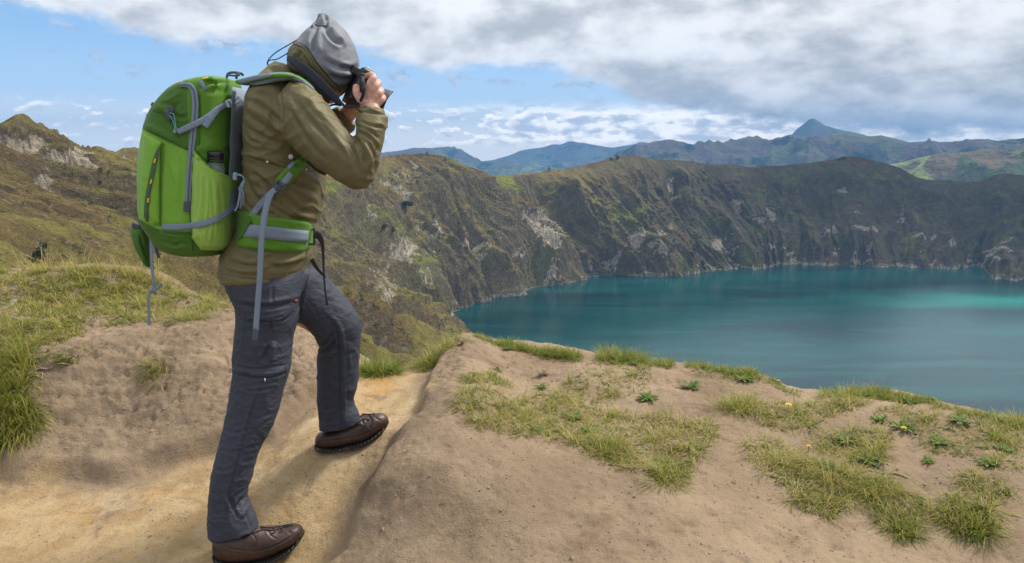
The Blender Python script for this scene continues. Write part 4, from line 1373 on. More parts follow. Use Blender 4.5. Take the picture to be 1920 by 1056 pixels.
for (a, b_, c_) in [((440, 714), (470, 733), (520, 724)), ((432, 736), (462, 752), (505, 744)), ((428, 758), (458, 764), (492, 770)), ((440, 728), (480, 722), (530, 716)), ((422, 780), (455, 790), (480, 782)), ((476, 788), (498, 780), (518, 772)),
                    ((418, 806), (440, 812), (470, 802)), ((474, 812), (490, 806), (508, 806)), ((408, 838), (430, 850), (452, 842)), ((460, 842), (474, 838), (492, 834)), ((402, 880), (420, 884), (438, 876)), ((446, 862), (462, 866), (482, 858)),
                    ((444, 890), (458, 884), (474, 880)), ((396, 920), (412, 928), (426, 920)), ((396, 960), (410, 964), (422, 958))]:
    kk = random.Random(a[1]).uniform(.05, .45)
    st(2.6 + kk, -.0042 * kk, a, b_, c_)
    st(3.6, .0022 * kk, (a[0], a[1] + 7), (b_[0], b_[1] + 7), (c_[0], c_[1] + 7))
st(4, -.010, (470, 926), (452, 940), (444, 956)); st(4, .008, (478, 940), (464, 950), (452, 972)); st(3, -.006, (430, 930), (438, 950), (446, 975)); st(4, .006, (420, 930), (430, 960), (432, 990)); st(3, -.005, (458, 960), (466, 975), (470, 990))
st(1.5, -.0035, (495, 712), (476, 760), (455, 830), (436, 900), (425, 960), (421, 1008)); st(3, .003, (489, 712), (470, 760), (449, 830), (430, 900), (419, 960), (415, 1005))
# far leg
st(2, -.005, (598, 585), (624, 606), (634, 640), (635, 720), (637, 808)); st(4, .006, (604, 580), (632, 604), (643, 640), (644, 720), (646, 800)); st(4, -.010, (596, 664), (616, 656), (630, 636)); st(4, -.008, (594, 652), (612, 644), (626, 622)); st(4, .007, (600, 660), (620, 665), (632, 655))
for (a, b_, c_) in [((600, 556), (640, 572), (670, 588)), ((606, 574), (642, 590), (676, 606)), ((612, 590), (650, 604), (678, 622)), ((592, 540), (620, 552), (646, 562)), ((640, 632), (660, 640), (676, 634)), ((640, 664), (656, 664), (674, 654)), ((646, 700), (660, 692), (672, 688)),
                    ((598, 690), (614, 694), (630, 688)), ((598, 730), (612, 736), (630, 730)), ((640, 742), (654, 750), (662, 748)), ((642, 766), (656, 762), (668, 770)), ((600, 762), (614, 768), (630, 764)), ((600, 786), (612, 792), (628, 788)), ((574, 560), (590, 580), (596, 600)), ((640, 780), (654, 786), (670, 778))]:
    kk = random.Random(a[1]).uniform(.05, .45)
    st(2.6 + kk, -.0040 * kk, a, b_, c_)
    st(3.6, .0020 * kk, (a[0], a[1] + 7), (b_[0], b_[1] + 7), (c_[0], c_[1] + 7))
st(3, -.006, (579, 505), (572, 530), (563, 570), (561, 600))
def tn(v, N, px, py):
    wv = v + 0.05 * np.stack([perlin(v * 7), perlin(v * 7 + 5), perlin(v * 7 + 9)], -1)
    a = 1 - np.abs(perlin(np.stack([wv[:, 0] * 12 + wv[:, 2] * 7, wv[:, 1] * 9, wv[:, 2] * 9 - wv[:, 0] * 12], -1))) * 3
    b_ = 1 - np.abs(perlin(np.stack([wv[:, 0] * 22 - wv[:, 2] * 13, wv[:, 1] * 16, wv[:, 2] * 20 + wv[:, 0] * 14], -1) + 40)) * 3
    m_ = sstep(perlin(v * 5 + 3), -.25, .35)
    return (np.clip(a, 0, 1) ** 2 * 2.2 * m_ - .4) + np.clip(b_, 0, 1) ** 2 * 1.1 * (1 - m_ * .6) + fbm(v * 30, 3) * 0.5
tr = sculpt(tr, S, 0.0018, tn)

# ---- body: one continuous skin
def J(px, py, d): return P(px, py, d)
def limb(*pr): return tube([p for p, r in pr], [r for p, r in pr], 16, 4)
parts = [
    limb((J(500, 500, 2.6), .115), (J(515, 430, 2.6), .105), (J(528, 340, 2.6), .115), (J(530, 250, 2.6), .125), (J(532, 195, 2.6), .10)),
    ball(J(530, 225, 2.6), (.09, .175, .10)), ball(J(500, 515, 2.6), (.10, .15, .11)),
    limb((J(540, 190, 2.6), .06), (J(560, 160, 2.6), .055), (J(585, 140, 2.6), .055)),
    limb((J(497, 540, 2.52), .085), (J(495, 640, 2.50), .07), (J(488, 700, 2.49), .050), (J(450, 850, 2.445), .038), (J(432, 985, 2.41), .028)),
    limb((J(540, 545, 2.67), .085), (J(600, 590, 2.70), .07), (J(640, 630, 2.73), .055), (J(632, 710, 2.745), .042), (J(634, 792, 2.77), .028)),
    limb((J(545, 205, 2.45), .055), (J(610, 262, 2.41), .045), (J(670, 320, 2.385), .038), (J(690, 270, 2.40), .036), (J(697, 222, 2.43), .028), (J(697, 200, 2.445), .024)),
    limb((J(555, 215, 2.77), .055), (J(590, 275, 2.80), .042), (J(600, 296, 2.79), .038), (J(625, 245, 2.71), .034), (J(652, 214, 2.65), .027), (J(664, 200, 2.62), .026)),
    # head: skull, jaw, nose, brow, ears
    ball(J(606, 112, 2.6), (.095, .075, .10)), ball(J(618, 140, 2.6), (.07, .06, .075)), ball(J(615, 168, 2.6), (.042, .045, .045)), limb((J(585, 150, 2.6), .055), (J(606, 180, 2.6), .035)),
    limb((J(640, 118, 2.6), .010), (J(655, 136, 2.6), .016), (J(648, 142, 2.6), .012)), ball(J(604, 128, 2.525), (.02, .01, .03)), ball(J(604, 128, 2.675), (.02, .01, .03)),
    ball(J(640, 112, 2.575), (.014, .02, .008)), ball(J(640, 112, 2.625), (.014, .02, .008)), ball(J(640, 156, 2.6), (.012, .025, .008)),
    # right hand: palm over the grip, four bent fingers, thumb behind the body
    ball(J(695, 182, 2.452), (.023, .017, .030)), ball(J(702, 188, 2.455), (.020, .016, .022)), limb((J(697, 203, 2.45), .024), (J(695, 190, 2.452), .023)),
    limb((J(690, 178, 2.45), .0135), (J(693, 160, 2.44), .0122), (J(700, 146, 2.445), .0108), (J(697, 141, 2.465), .0098), (J(688, 143, 2.49), .009)),
    limb((J(698, 178, 2.448), .0130), (J(704, 163, 2.442), .0115), (J(710, 155, 2.465), .0100), (J(706, 155, 2.50), .009)),
    limb((J(704, 184, 2.446), .0125), (J(711, 175, 2.445), .0112), (J(715, 170, 2.47), .0098), (J(710, 168, 2.505), .0088)),
    limb((J(709, 193, 2.448), .0115), (J(716, 187, 2.45), .0102), (J(719, 183, 2.472), .009), (J(714, 180, 2.50), .008)),
    limb((J(686, 196, 2.455), .0145), (J(674, 184, 2.45), .0125), (J(668, 172, 2.452), .0115), (J(668, 161, 2.462), .0100)),
    # left hand: cupped under the lens
    ball(J(672, 200, 2.60), (.034, .026, .018)), limb((J(664, 206, 2.63), .024), (J(672, 200, 2.605), .022)),
    limb((J(680, 198, 2.585), .0115), (J(694, 196, 2.57), .0105), (J(700, 186, 2.55), .0095), (J(698, 178, 2.545), .0088)),
    limb((J(682, 201, 2.60), .0115), (J(698, 200, 2.59), .0105), (J(706, 190, 2.57), .0095), (J(705, 180, 2.56), .0088)),
    limb((J(682, 203, 2.62), .0110), (J(699, 203, 2.62), .0100), (J(708, 195, 2.62), .0092), (J(708, 184, 2.625), .0085)),
    limb((J(680, 205, 2.64), .0100), (J(694, 206, 2.65), .0092), (J(702, 199, 2.66), .0085), (J(703, 190, 2.66), .008)),
    limb((J(666, 196, 2.59), .0130), (J(668, 184, 2.565), .0110), (J(676, 174, 2.55), .0100)),
]
body = union(merge(*parts), 0.0028, 3, 0.4)
S = []
st(1.5, -.0022, (686, 178), (689, 188), (690, 194)); st(1.6, .0018, (694, 172), (697, 186), (698, 194)); st(1.6, .0018, (703, 176), (704, 186), (705, 194)); st(1.4, -.0018, (700, 172), (702, 182), (702, 190)); st(1.2, -.0014, (691, 158), (697, 157)); st(1.2, -.0014, (697, 148), (703, 150)); st(1.2, -.0014, (664, 176), (672, 176)); st(1.2, -.0012, (664, 179), (673, 179)); st(1.3, .0018, (666, 160), (669, 158))
body = sculpt(body, S)
person = to_obj('person', body, SKIN, label='person in olive jacket and grey hood photographing the lake, one foot raised on the path', cat='person')

jacket = to_obj('jacket', merge(jk, cuffs), OLIVE, person)
hood_me = mesh_np('hood', hd[0], hd[1], hd[2] if len(hd[2]) else None)
hood_o = link('hood', hood_me, [OLIVE, GREYC], jacket)
mi = np.zeros(len(hood_me.polygons), np.int32)
mi[:len(hood_mat)] = hood_mat
hood_me.polygons.foreach_set('material_index', mi)
trousers = to_obj('trousers', tr, NAVY, person)
BV_J, BV_T, BV_H = bvh_of(jk), bvh_of(tr), bvh_of(hd)
BLACKC = material('black_cord', Base_Color=(0.012, 0.012, 0.014), Roughness=0.6)
WHITEP = material('white_snap', Base_Color=(0.72, 0.71, 0.74), Roughness=0.35)
# hood rim piping
rimp_ = []
for q in smooth_line([(552, 82), (574, 94), (594, 126), (624, 159), (640, 172)], 40):
    h_ = cast([BV_H], *q)
    if h_: rimp_.append(np.array(h_[0]) + np.array(h_[1]) * .001)
to_obj('hood_piping', tube(rimp_[::2], .0032, 8, 2), OLIVE, jacket)
SHADEC = fabric('chin_shade_cloth', (0.040, 0.032, 0.020), 0.75, wr=0.4)  # dark piece added under the hood, stands in for the shaded chin
to_obj('chin_shade', union(merge(tube([P(548, 140, 2.6), P(570, 150, 2.6), P(590, 168, 2.6), P(607, 186, 2.6)], [.075, .073, .062, .040], 20, 4), tube([P(575, 148, 2.53), P(596, 170, 2.53), P(612, 188, 2.56)], [.03, .028, .02], 14, 4)), .004, 3), SHADEC, jacket)
# drawcord of the hood
def pts(*a): return [P(*q) for q in a]
cord = merge(tube(pts((590, 46, 2.56), (600, 49, 2.535), (612, 48, 2.545), (617, 50, 2.56)), .0018, 8, 5),
             tube(pts((589, 51, 2.555), (575, 64, 2.55), (545, 82, 2.54), (518, 98, 2.54), (505, 110, 2.55), (502, 116, 2.55)), .0017, 8, 6),
             tube(pts((586, 53, 2.55), (570, 72, 2.545), (550, 92, 2.54), (522, 110, 2.54), (506, 113, 2.55), (502, 117, 2.55)), .0017, 8, 6),
             tube(pts((502, 115, 2.55), (501.5, 119, 2.555), (503, 123, 2.56)), .0021, 8, 3),
             rbox(P(588, 52, 2.545), (.013, .012, .010), bev=.3))
to_obj('drawcord', cord, BLACKC, hood_o)
# snaps on the back yoke
for (x_, y_, r_) in ((545, 294, .0075), (574, 318, .0035)):
    h_ = cast([BV_J], x_, y_)
    nrm_ = np.array(h_[1])
    o_ = to_obj('snap_button', lathe(np.array(h_[0]) - nrm_ * .001, nrm_ * .004, [(0, r_), (.7, r_), (1, r_ * .75), (.7, r_ * .35), (.7, 0)], 20), WHITEP, jacket)
h_ = cast([BV_J], 501.5, 301)
to_obj('snap_tab', rbox(np.array(h_[0]) + np.array(h_[1]) * .001, (.007, .004, .0105), bev=.3), WHITEP, jacket)
# yoke flap across the back: a cloth edge standing off the side
to_obj('back_flap', ribbon([BV_J], [(461, 288), (480, 292), (502, 298), (520, 305), (534, 311)], [7, 8, 8, 8, 6], .002, .002, 40), OLIVE, jacket)
# right chest strap side pocket with red tab on the trousers
to_obj('pocket_flap', panel([BV_T], [(462, 580), (500, 582), (548, 574), (552, 582), (530, 600), (500, 604), (463, 600)], .0025, 2.5, 1.5, 0, .001), NAVY, trousers)
RED = material('red_tab', Base_Color=(0.5, 0.05, 0.02), Roughness=0.6)
to_obj('tab', ribbon([BV_T], [(553, 564), (558, 562.5)], 3, .002, .001, 6), RED, trousers)
METAL = material('grey_metal', Base_Color=(0.5, 0.5, 0.52), Metallic=0.9, Roughness=0.35)
to_obj('zip_pull', ribbon([BV_T], [(496.5, 709), (496.8, 716)], 2.4, .003, .0015, 6), METAL, trousers)

# ---- shoes
def shoe(label, upper, sole, mid, lace_pts, grd_fix=0.0):
    u = union(loft(upper, 32, 6, 2.3, minor=(-.12, 1, 0)), .0032, 3)
    u = sculpt(u, mid, .0009, lambda v, N, x, y: fbm(v * 40, 3))
    o = to_obj('shoe', u, LEATHER, person, label=label)
    so = union(loft(sole, 36, 6, 3.2, minor=(-.12, 1, 0)), .003, 2)
    N = vnormals(so)
    # tread: grooves cut in the side wall
    gro = np.abs(np.mod(so[0][:, 0] * 95 + so[0][:, 2] * 60, 1.0) - 0.5) * 2
    so = (so[0] - N * (sstep(gro, .55, .9) * .0010 * (np.abs(N[:, 2]) < .75))[:, None], so[1], so[2])
    to_obj('sole', so, RUBBER, o)
    bv = bvh_of(u)
    lm = []
    for l_ in lace_pts:
        pp = []
        for q in smooth_line(l_, 12):
            h_ = cast([bv], *q)
            if h_ is not None: pp.append(np.array(h_[0]) + np.array(h_[1]) * .002)
            else: pp.append(P(q[0], q[1], pp[-1][1] if len(pp) else 2.4))
        lm.append(tube(pp, .0021, 8, 2))
    to_obj('laces', merge(*lm), LACE, o)
    # rand: leather strip between upper and sole
    return o
LACE = material('dark_laces', Base_Color=(0.028, 0.016, 0.012), Roughness=0.75)
shoe('brown leather shoe planted at the bottom edge', 
     [(399, 1008, 402, 1040, 2.36, .022), (406, 1000, 408, 1050, 2.365, .034), (425, 996, 426, 1054, 2.37, .040), (450, 992, 450, 1054, 2.385, .042), (476, 986, 476, 1052, 2.395, .043), (500, 985, 502, 1046, 2.41, .046), (525, 985, 528, 1034, 2.425, .047), (545, 982, 552, 1022, 2.435, .042), (558, 983, 564, 1010, 2.44, .030), (566, 989, 569, 1001, 2.445, .014)],
     [(399, 1028, 402, 1052, 2.357, .024), (408, 1036, 411, 1060, 2.362, .036), (432, 1045, 434, 1066, 2.37, .0415), (460, 1045, 462, 1066, 2.385, .0435), (490, 1041, 494, 1061, 2.40, .0450), (520, 1030, 526, 1048, 2.42, .0470), (546, 1014, 552, 1030, 2.435, .0425), (561, 1001, 566, 1013, 2.444, .030), (568, 992, 572, 1001, 2.448, .013)],
     [([(410, 1022), (440, 1030), (480, 1034), (520, 1022), (555, 1000)], 1.8, -.002), ([(468, 996), (480, 1012), (478, 1030)], 2, -.002), ([(500, 990), (508, 1004), (520, 1012)], 2, -.002), ([(535, 984), (540, 994), (548, 1004)], 2.5, -.0015), ([(540, 996), (555, 992), (565, 994)], 3, .0015)],
     [[(488, 989), (505, 990), (522, 988), (545, 984)], [(490, 992), (510, 995), (530, 990), (550, 985)], [(512, 990), (516, 998), (508, 1001)], [(525, 988), (530, 995), (524, 998)], [(474, 1000), (486, 996), (500, 992)]])
shoe('dark brown leather shoe on the raised foot',
     [(591, 822, 592, 834, 2.765, .018), (596, 812, 597, 838, 2.77, .032), (612, 806, 613, 840, 2.775, .038), (634, 800, 634, 838, 2.785, .040), (656, 790, 657, 833, 2.80, .042), (676, 780, 680, 828, 2.815, .044), (695, 777, 699, 818, 2.83, .043), (710, 774, 715, 806, 2.84, .036), (720, 776, 724, 798, 2.845, .026), (727, 782, 729, 792, 2.85, .012)],
     [(590, 829, 591, 842, 2.762, .022), (596, 832, 598, 847, 2.767, .034), (614, 835, 616, 848, 2.775, .0390), (638, 832, 640, 844, 2.785, .0410), (662, 827, 665, 838, 2.80, .0430), (686, 819, 690, 830, 2.82, .0440), (706, 807, 711, 817, 2.835, .0375), (719, 796, 724, 805, 2.85, .028), (728, 787, 730, 793, 2.853, .012)],
     [([(604, 828), (640, 824), (680, 816), (712, 800)], 1.6, -.002), ([(676, 782), (682, 796), (690, 806)], 2, -.002), ([(700, 777), (706, 785), (716, 790)], 2, -.0015)],
     [[(672, 783), (682, 778), (694, 780), (700, 790), (696, 798)], [(674, 790), (684, 786), (692, 788)], [(678, 776), (690, 777), (702, 776)], [(670, 795), (682, 798), (694, 806)]])
# ================================================================ BACKPACK
G_DARK = fabric('dark_green_pack_cloth', (0.050, 0.130, 0.013), 0.65, wr=0.35, wrs=14, var=0.06, sheen=0.05)
G_MID = fabric('green_pack_cloth', (0.080, 0.200, 0.014), 0.6, wr=0.35, wrs=14, var=0.06, sheen=0.05)
G_LIME = fabric('lime_pack_cloth', (0.165, 0.350, 0.034), 0.58, wr=0.3, wrs=12, var=0.05, sheen=0.05)
G_MESH = fabric('stretch_lime_pocket', (0.255, 0.430, 0.075), 0.58, wr=0.35, wrs=16, stretch=(1.6, 1, .25), var=0.05, sheen=0.05)
WEB = fabric('blue_grey_webbing', (0.170, 0.215, 0.275), 0.75, weave=500, wr=0.15, wrs=40, var=0.1)
WEBD = fabric('dark_grey_webbing', (0.070, 0.085, 0.110), 0.75, weave=500, wr=0.15, wrs=40, var=0.1)
PLAST = material('grey_buckle_plastic', Base_Color=(0.20, 0.235, 0.29), Roughness=0.38)
PLASTD = material('dark_buckle_plastic', Base_Color=(0.05, 0.06, 0.075), Roughness=0.4)
YELL = material('yellow_cord', Base_Color=(0.75, 0.42, 0.02), Roughness=0.6)
TEAL = material('teal_cord', Base_Color=(0.09, 0.27, 0.30), Roughness=0.6)
BLACKW = material('black_webbing', Base_Color=(0.016, 0.016, 0.018), Roughness=0.7)

PADM = fabric('padded_mesh', (0.24, 0.30, 0.38), 0.8, weave=380, wr=0.1, var=0.08)
bag_l = loft([(392, 146, 446, 150, 2.58, .105), (362, 151, 450, 154, 2.58, .125), (330, 161, 452, 163, 2.58, .138), (311, 173, 452, 173, 2.58, .143), (297, 187, 452, 187, 2.58, .146), (284, 203, 452, 203, 2.58, .148),
              (276, 218, 452, 218, 2.58, .150), (268, 240, 452, 240, 2.58, .152), (263, 265, 452, 265, 2.58, .153), (258, 300, 452, 300, 2.58, .155), (257, 345, 452, 340, 2.58, .157), (258, 390, 451, 388, 2.58, .157),
              (262, 412, 449, 411, 2.58, .156), (275, 434, 448, 433, 2.58, .153), (287, 451, 447, 451, 2.58, .148), (304, 464, 445, 465, 2.58, .140), (336, 472, 436, 474, 2.58, .125)], 60, 6, 3.0)
bag = union(bag_l, .0045, 5)
S = []
st(2.0, -.006, (268, 243), (290, 252), (307, 262), (330, 272), (356, 284)); st(5, .006, (268, 234), (290, 243), (310, 253), (334, 268)); st(4, .004, (266, 252), (290, 260), (310, 270))
st(2, -.005, (284, 208), (300, 212), (316, 222), (330, 245), (334, 262)); st(5, .005, (290, 200), (312, 206), (330, 222)); st(4, -.004, (318, 196), (328, 200), (338, 190)); st(3.5, -.005, (322, 215), (340, 220), (354, 216)); st(4, .004, (300, 190), (320, 186), (340, 170))
st(1.6, -.003, (309, 262), (304, 300), (302, 360), (302, 425)); st(3, .002, (314, 264), (310, 300), (308, 360), (308, 425))
st(2, -.004, (262, 412), (300, 432), (350, 436), (360, 438)); st(4, .004, (272, 422), (310, 440), (350, 445)); st(3.5, -.004, (300, 450), (325, 460), (340, 456), (355, 462)); st(4, -.004, (370, 445), (378, 460), (390, 472)); st(3, -.003, (310, 442), (320, 455), (335, 462))
st(4, -.004, (372, 284), (400, 292), (430, 286), (448, 300)); st(5, .004, (380, 270), (410, 276), (440, 268)); st(4, -.003, (380, 175), (410, 170), (446, 178)); st(4, .003, (385, 215), (415, 235), (445, 230)); st(3.5, -.003, (378, 250), (400, 258), (440, 252)); st(3, -.003, (436, 300), (446, 320), (446, 340))
st(5, .005, (385, 150), (412, 148), (440, 152)); st(2, -.004, (400, 152), (405, 160), (406, 168)); st(4, -.003, (262, 330), (275, 350), (272, 380)); st(4, .003, (318, 300), (330, 340), (326, 380)); st(4, -.003, (334, 290), (342, 330), (338, 400))
bag = sculpt(bag, S, .0022, lambda v, N, x, y: fbm(v * 11, 3) * 1.0 + fbm(v * 34, 2) * .35)
pack = bpy.data.objects.new('pack', None)
fcx, fcy = proj(bag[0][bag[1]].mean(1))
FRONT = [(200, 236), (268, 243), (307, 262), (356, 284), (356, 436), (300, 434), (262, 412), (200, 420)]
UPPER = [(200, 100), (352, 100), (352, 282), (307, 260), (268, 241), (200, 236)]
LOW = [(200, 412), (262, 412), (300, 434), (470, 440), (470, 500), (200, 500)]
mi = np.zeros(len(bag[1]), np.int32)
mi[in_poly(fcx, fcy, UPPER)] = 1
mi[in_poly(fcx, fcy, FRONT)] = 2
mi[in_poly(fcx, fcy, LOW)] = 1
me = mesh_np('backpack', bag[0], bag[1], bag[2] if len(bag[2]) else None)
backpack = link('backpack', me, [G_MID, G_DARK, G_LIME], label='green hiking backpack with blue-grey straps worn on the back of the person', cat='backpack')
miF = np.zeros(len(me.polygons), np.int32)
miF[:len(mi)] = mi
me.polygons.foreach_set('material_index', miF)
BV_B = bvh_of(bag)
B = backpack

# padded back panel against the jacket
bp = loft([(450, 168, 458, 166, 2.60, .085), (450, 180, 466, 180, 2.60, .118), (451, 195, 469, 197, 2.60, .128), (451, 240, 467, 240, 2.60, .130), (451, 265, 463, 266, 2.60, .130), (451, 285, 465, 285, 2.60, .130), (450, 312, 462, 312, 2.60, .130), (449, 345, 460, 345, 2.60, .130), (448, 380, 459, 380, 2.60, .126), (448, 395, 456, 394, 2.60, .11)], 36, 5, 2.6)
to_obj('back_padding', bp, PADM, B)
to_obj('edge_zip', ribbon([BV_B], [(450, 166), (453, 185), (453, 240), (452, 300), (450, 350), (449, 390)], 3.5, .004, .003, 40, default=2.44), WEBD, B)
# side zip strip running over the shoulder of the bag
Z1 = [(336, 160), (348, 159), (358, 163), (364, 175), (366, 200), (363, 240), (359, 280), (355, 330), (352, 380), (351, 394)]
to_obj('side_zip', ribbon([BV_B], Z1, [8, 9, 11, 12, 12, 12, 12, 12, 12, 12], .002, .0035, 60), WEB, B)
to_obj('zip_teeth', ribbon([BV_B], Z1, [1.2, 1.6, 2, 2, 2, 2, 2, 2, 2, 2], .0058, .0010, 60, across=2), WEBD, B)
to_obj('zip_end', ribbon([BV_B], [(351, 378), (350.5, 397)], 14, .008, .003, 8), WEBD, B)
# front pocket with its own vertical zip
to_obj('front_pocket', panel([BV_B], [(268, 250), (286, 256), (306, 266), (303, 300), (301, 360), (301, 422), (285, 424), (266, 404), (261, 350), (262, 300)], .009, 9, 2.0, .012, .004), G_LIME, B)
BV_F = bvh_of(panel([BV_B], [(268, 250), (286, 256), (306, 266), (303, 300), (301, 360), (301, 422), (285, 424), (266, 404), (261, 350), (262, 300)], .009, 9, 4.0, .012, .004))
to_obj('zip_slot', ribbon([BV_B, BV_F], [(299, 275), (291, 300), (283, 335), (276, 370), (273, 400), (276, 416)], [4, 9, 9, 8, 7, 4], .0015, .0012, 40), G_DARK, B)
zl = [(299, 278), (293, 300), (286, 330), (279, 360), (275, 388), (276, 412)]
fz = to_obj('front_zip', ribbon([BV_B, BV_F], zl, 3.6, .004, .003, 40), WEBD, B)
for a, b in (((291, 298), (289, 306)), ((284, 337), (282, 345)), ((278, 372), (277, 380))):
    to_obj('zip_mark', ribbon([BV_B, BV_F], [a, b], 3.0, .0075, .0012, 5), YELL, fz)
# top of the side panel and lid pieces
to_obj('side_panel', panel([BV_B], [(357, 284), (372, 268), (374, 200), (372, 168), (392, 158), (430, 154), (446, 160), (446, 330), (430, 330), (396, 312), (372, 290)], .003, 6, 2.5, .006, .002), G_MID, B)
to_obj('lid_seam', ribbon([BV_B], [(269, 240), (290, 247), (309, 256), (330, 267), (350, 279)], 3.4, .002, .004, 30), G_DARK, B)
to_obj('lid_tab', ribbon([BV_B], [(374, 152), (380, 160), (386, 169)], 8, .003, .003, 10), WEB, B)
to_obj('lid_loop', merge(ribbon([BV_B], [(393, 146), (400, 150), (404, 158), (406, 166)], 5, .006, .004, 12), ribbon([BV_B], [(376, 151), (388, 147), (400, 148)], 4, .005, .003, 10)), G_MID, B)
to_obj('lid_patch', ribbon([BV_B], [(380, 147), (390, 145.5)], 3, .008, .002, 6), YELL, B)
for q_ in ([(284, 207), (300, 211), (316, 221), (328, 240), (334, 256)], [(303, 268), (301, 310), (300, 360), (300, 424)], [(374, 176), (376, 200), (375, 240), (372, 284)], [(262, 413), (285, 428), (320, 436), (356, 438)], [(357, 400), (358, 440), (360, 470)]):
    to_obj('seam', ribbon([BV_B, BV_F], q_, 2.0, .0022, .0016, 40, across=2), G_DARK, B)
# stretch pocket on the side
PK = [(363, 284), (374, 297), (385, 309), (400, 320), (416, 327), (432, 334), (448, 337), (448, 370), (446, 400), (445, 440), (441, 466), (410, 470), (376, 469), (360, 447), (358, 415), (359, 380), (360, 340), (361, 310)]
pk = panel([BV_B], PK, .046, 9, 1.6, .022, .004, taper=PK[7:] + [PK[0]])
S = []
for (x0, y0, x1, y1) in ((372, 320, 366, 420), (384, 330, 378, 440), (396, 335, 400, 450), (410, 340, 416, 455), (424, 345, 424, 450), (436, 350, 432, 440), (390, 400, 386, 462), (372, 430, 384, 462)):
    st(2.6, -.0025, (x0, y0), ((x0 + x1) / 2 + 3, (y0 + y1) / 2), (x1, y1)); st(3.4, .0018, (x0 + 6, y0 + 6), ((x0 + x1) / 2 + 8, (y0 + y1) / 2), (x1 + 5, y1 - 6))
pk = sculpt(pk, S)
bottle_pocket = to_obj('side_pocket', pk, G_MESH, B)
BV_P = bvh_of(pk)
to_obj('pocket_rim', ribbon([BV_P, BV_B], [(363, 285), (374, 299), (386, 311), (401, 322), (417, 329), (433, 336), (446, 338)], [6, 7, 8, 8, 8, 8, 7], .0025, .003, 40), G_LIME, bottle_pocket)
# lower compression strap across the pocket
to_obj('compression_strap', ribbon([BV_P, BV_B], [(304, 425), (330, 426), (360, 423), (390, 417), (415, 406), (434, 391), (447, 374), (452, 360)], [12, 12, 12, 12, 12, 12, 11, 8], .003, .002, 50), WEB, B)
# upper compression strap with its buckle and folded tail
us = to_obj('compression_strap', ribbon([BV_B], [(333, 248), (350, 240), (372, 230), (392, 218), (408, 205), (424, 197), (432, 195)], [9, 12, 12, 12, 12, 11, 10], .011, .002, 44), WEB, B)
to_obj('strap_tail', ribbon([BV_B], [(408, 206), (400, 216), (393, 226), (384, 238)], [11, 12, 12, 13], .015, .0025, 18), WEB, us)
def obox(px_, py_, d_, w_, h_, t_, ang=0, bev=.25, on=None):
    if on is not None:
        h_it = cast(on, px_, py_)
        if h_it is not None: d_ = h_it[0].y - t_ * .45
    c_ = P(px_, py_, d_)
    rt = np.array(Matrix.Rotation(ang, 3, 'Y'))
    return rbox(c_, (w_ / F_PX * d_, t_, h_ / F_PX * d_), rt, bev)
bd_ = min(cast([BV_B], q_, 193)[0].y for q_ in (430, 440, 446)) - .030
buck = merge(obox(430, 194, bd_, 12, 14, .012, -.42), obox(441, 186, bd_, 12, 3, .010, -.42), obox(443, 194, bd_, 12, 3, .010, -.42), obox(450, 187, bd_, 4, 13, .011, -.42), obox(437, 191, bd_ - .001, 6, 9, .013, -.42))
to_obj('buckle', buck, material('light_buckle', Base_Color=(0.42, 0.46, 0.52), Roughness=0.35), us)
to_obj('buckle_slot', obox(431, 194, bd_ - .005, 3, 9, .006, -.42), PLASTD, us)
# gear loop buckle and bungee at the upper left
lb = to_obj('tool_holder', merge(obox(316, 216, 2.4, 9, 18, .014, -.3, .25, [BV_B]), obox(321, 205, 2.4, 11, 12, .010, -.2, .25, [BV_B])), PLASTD, B)
to_obj('cord_end', obox(330, 245, 2.4, 7, 11, .014, .5, .3, [BV_B]), PLAST, lb)
td_ = cast([BV_B], 325, 228)[0].y - .012
to_obj('bungee', tube(pts((318, 212, td_), (325, 214, td_), (328, 226, td_), (330, 242, td_)), .0018, 8, 5), TEAL, lb)
to_obj('bungee', tube(pts((318, 216, td_), (322, 222, td_), (326, 232, td_), (329, 243, td_)), .0018, 8, 5), TEAL, lb)
yp = to_obj('zip_pull', merge(*[tube(pts((346, 158, 2.452), (340 - k, 153 + k, 2.452), (332 - k, 156 + 2 * k, 2.458), (325 - k * 1.5, 164 + 2 * k, 2.47)), .0016, 8, 5) for k in (0, 1.2, 2.4)]), YELL, B)
to_obj('pull_end', merge(tube(pts((325, 164, 2.468), (320, 170, 2.474)), .0038, 8, 2), tube(pts((324, 168, 2.464), (322, 175, 2.470)), .0038, 8, 2)), PLAST, yp)
# cord lock on the pocket rim
cl = to_obj('cord_lock', merge(obox(441, 331, 2.395, 8, 15, .014, .1, .35), obox(455, 345, 2.40, 6, 12, .010, .5, .3)), PLAST, B)
to_obj('bungee', merge(*[tube(pts((443, 328, 2.39), (452 + k, 328 + k, 2.385), (458, 340, 2.39), (454 - k, 352, 2.395), (450, 348, 2.395)), .0018, 8, 5) for k in (0, 3)]), TEAL, cl)
to_obj('strap_tangle', merge(ribbon([BV_J], [(455, 345), (450, 362), (446, 385), (440, 396)], 4, .01, .002, 16, depths=[2.40, 2.395, 2.40, 2.41]), ribbon([BV_J], [(452, 350), (456, 368), (455, 385)], 4, .01, .002, 16, depths=[2.395, 2.40, 2.41]), ribbon([BV_J], [(448, 352), (452, 372), (450, 392)], 3, .012, .002, 16, depths=[2.395, 2.40, 2.41])), WEB, B)
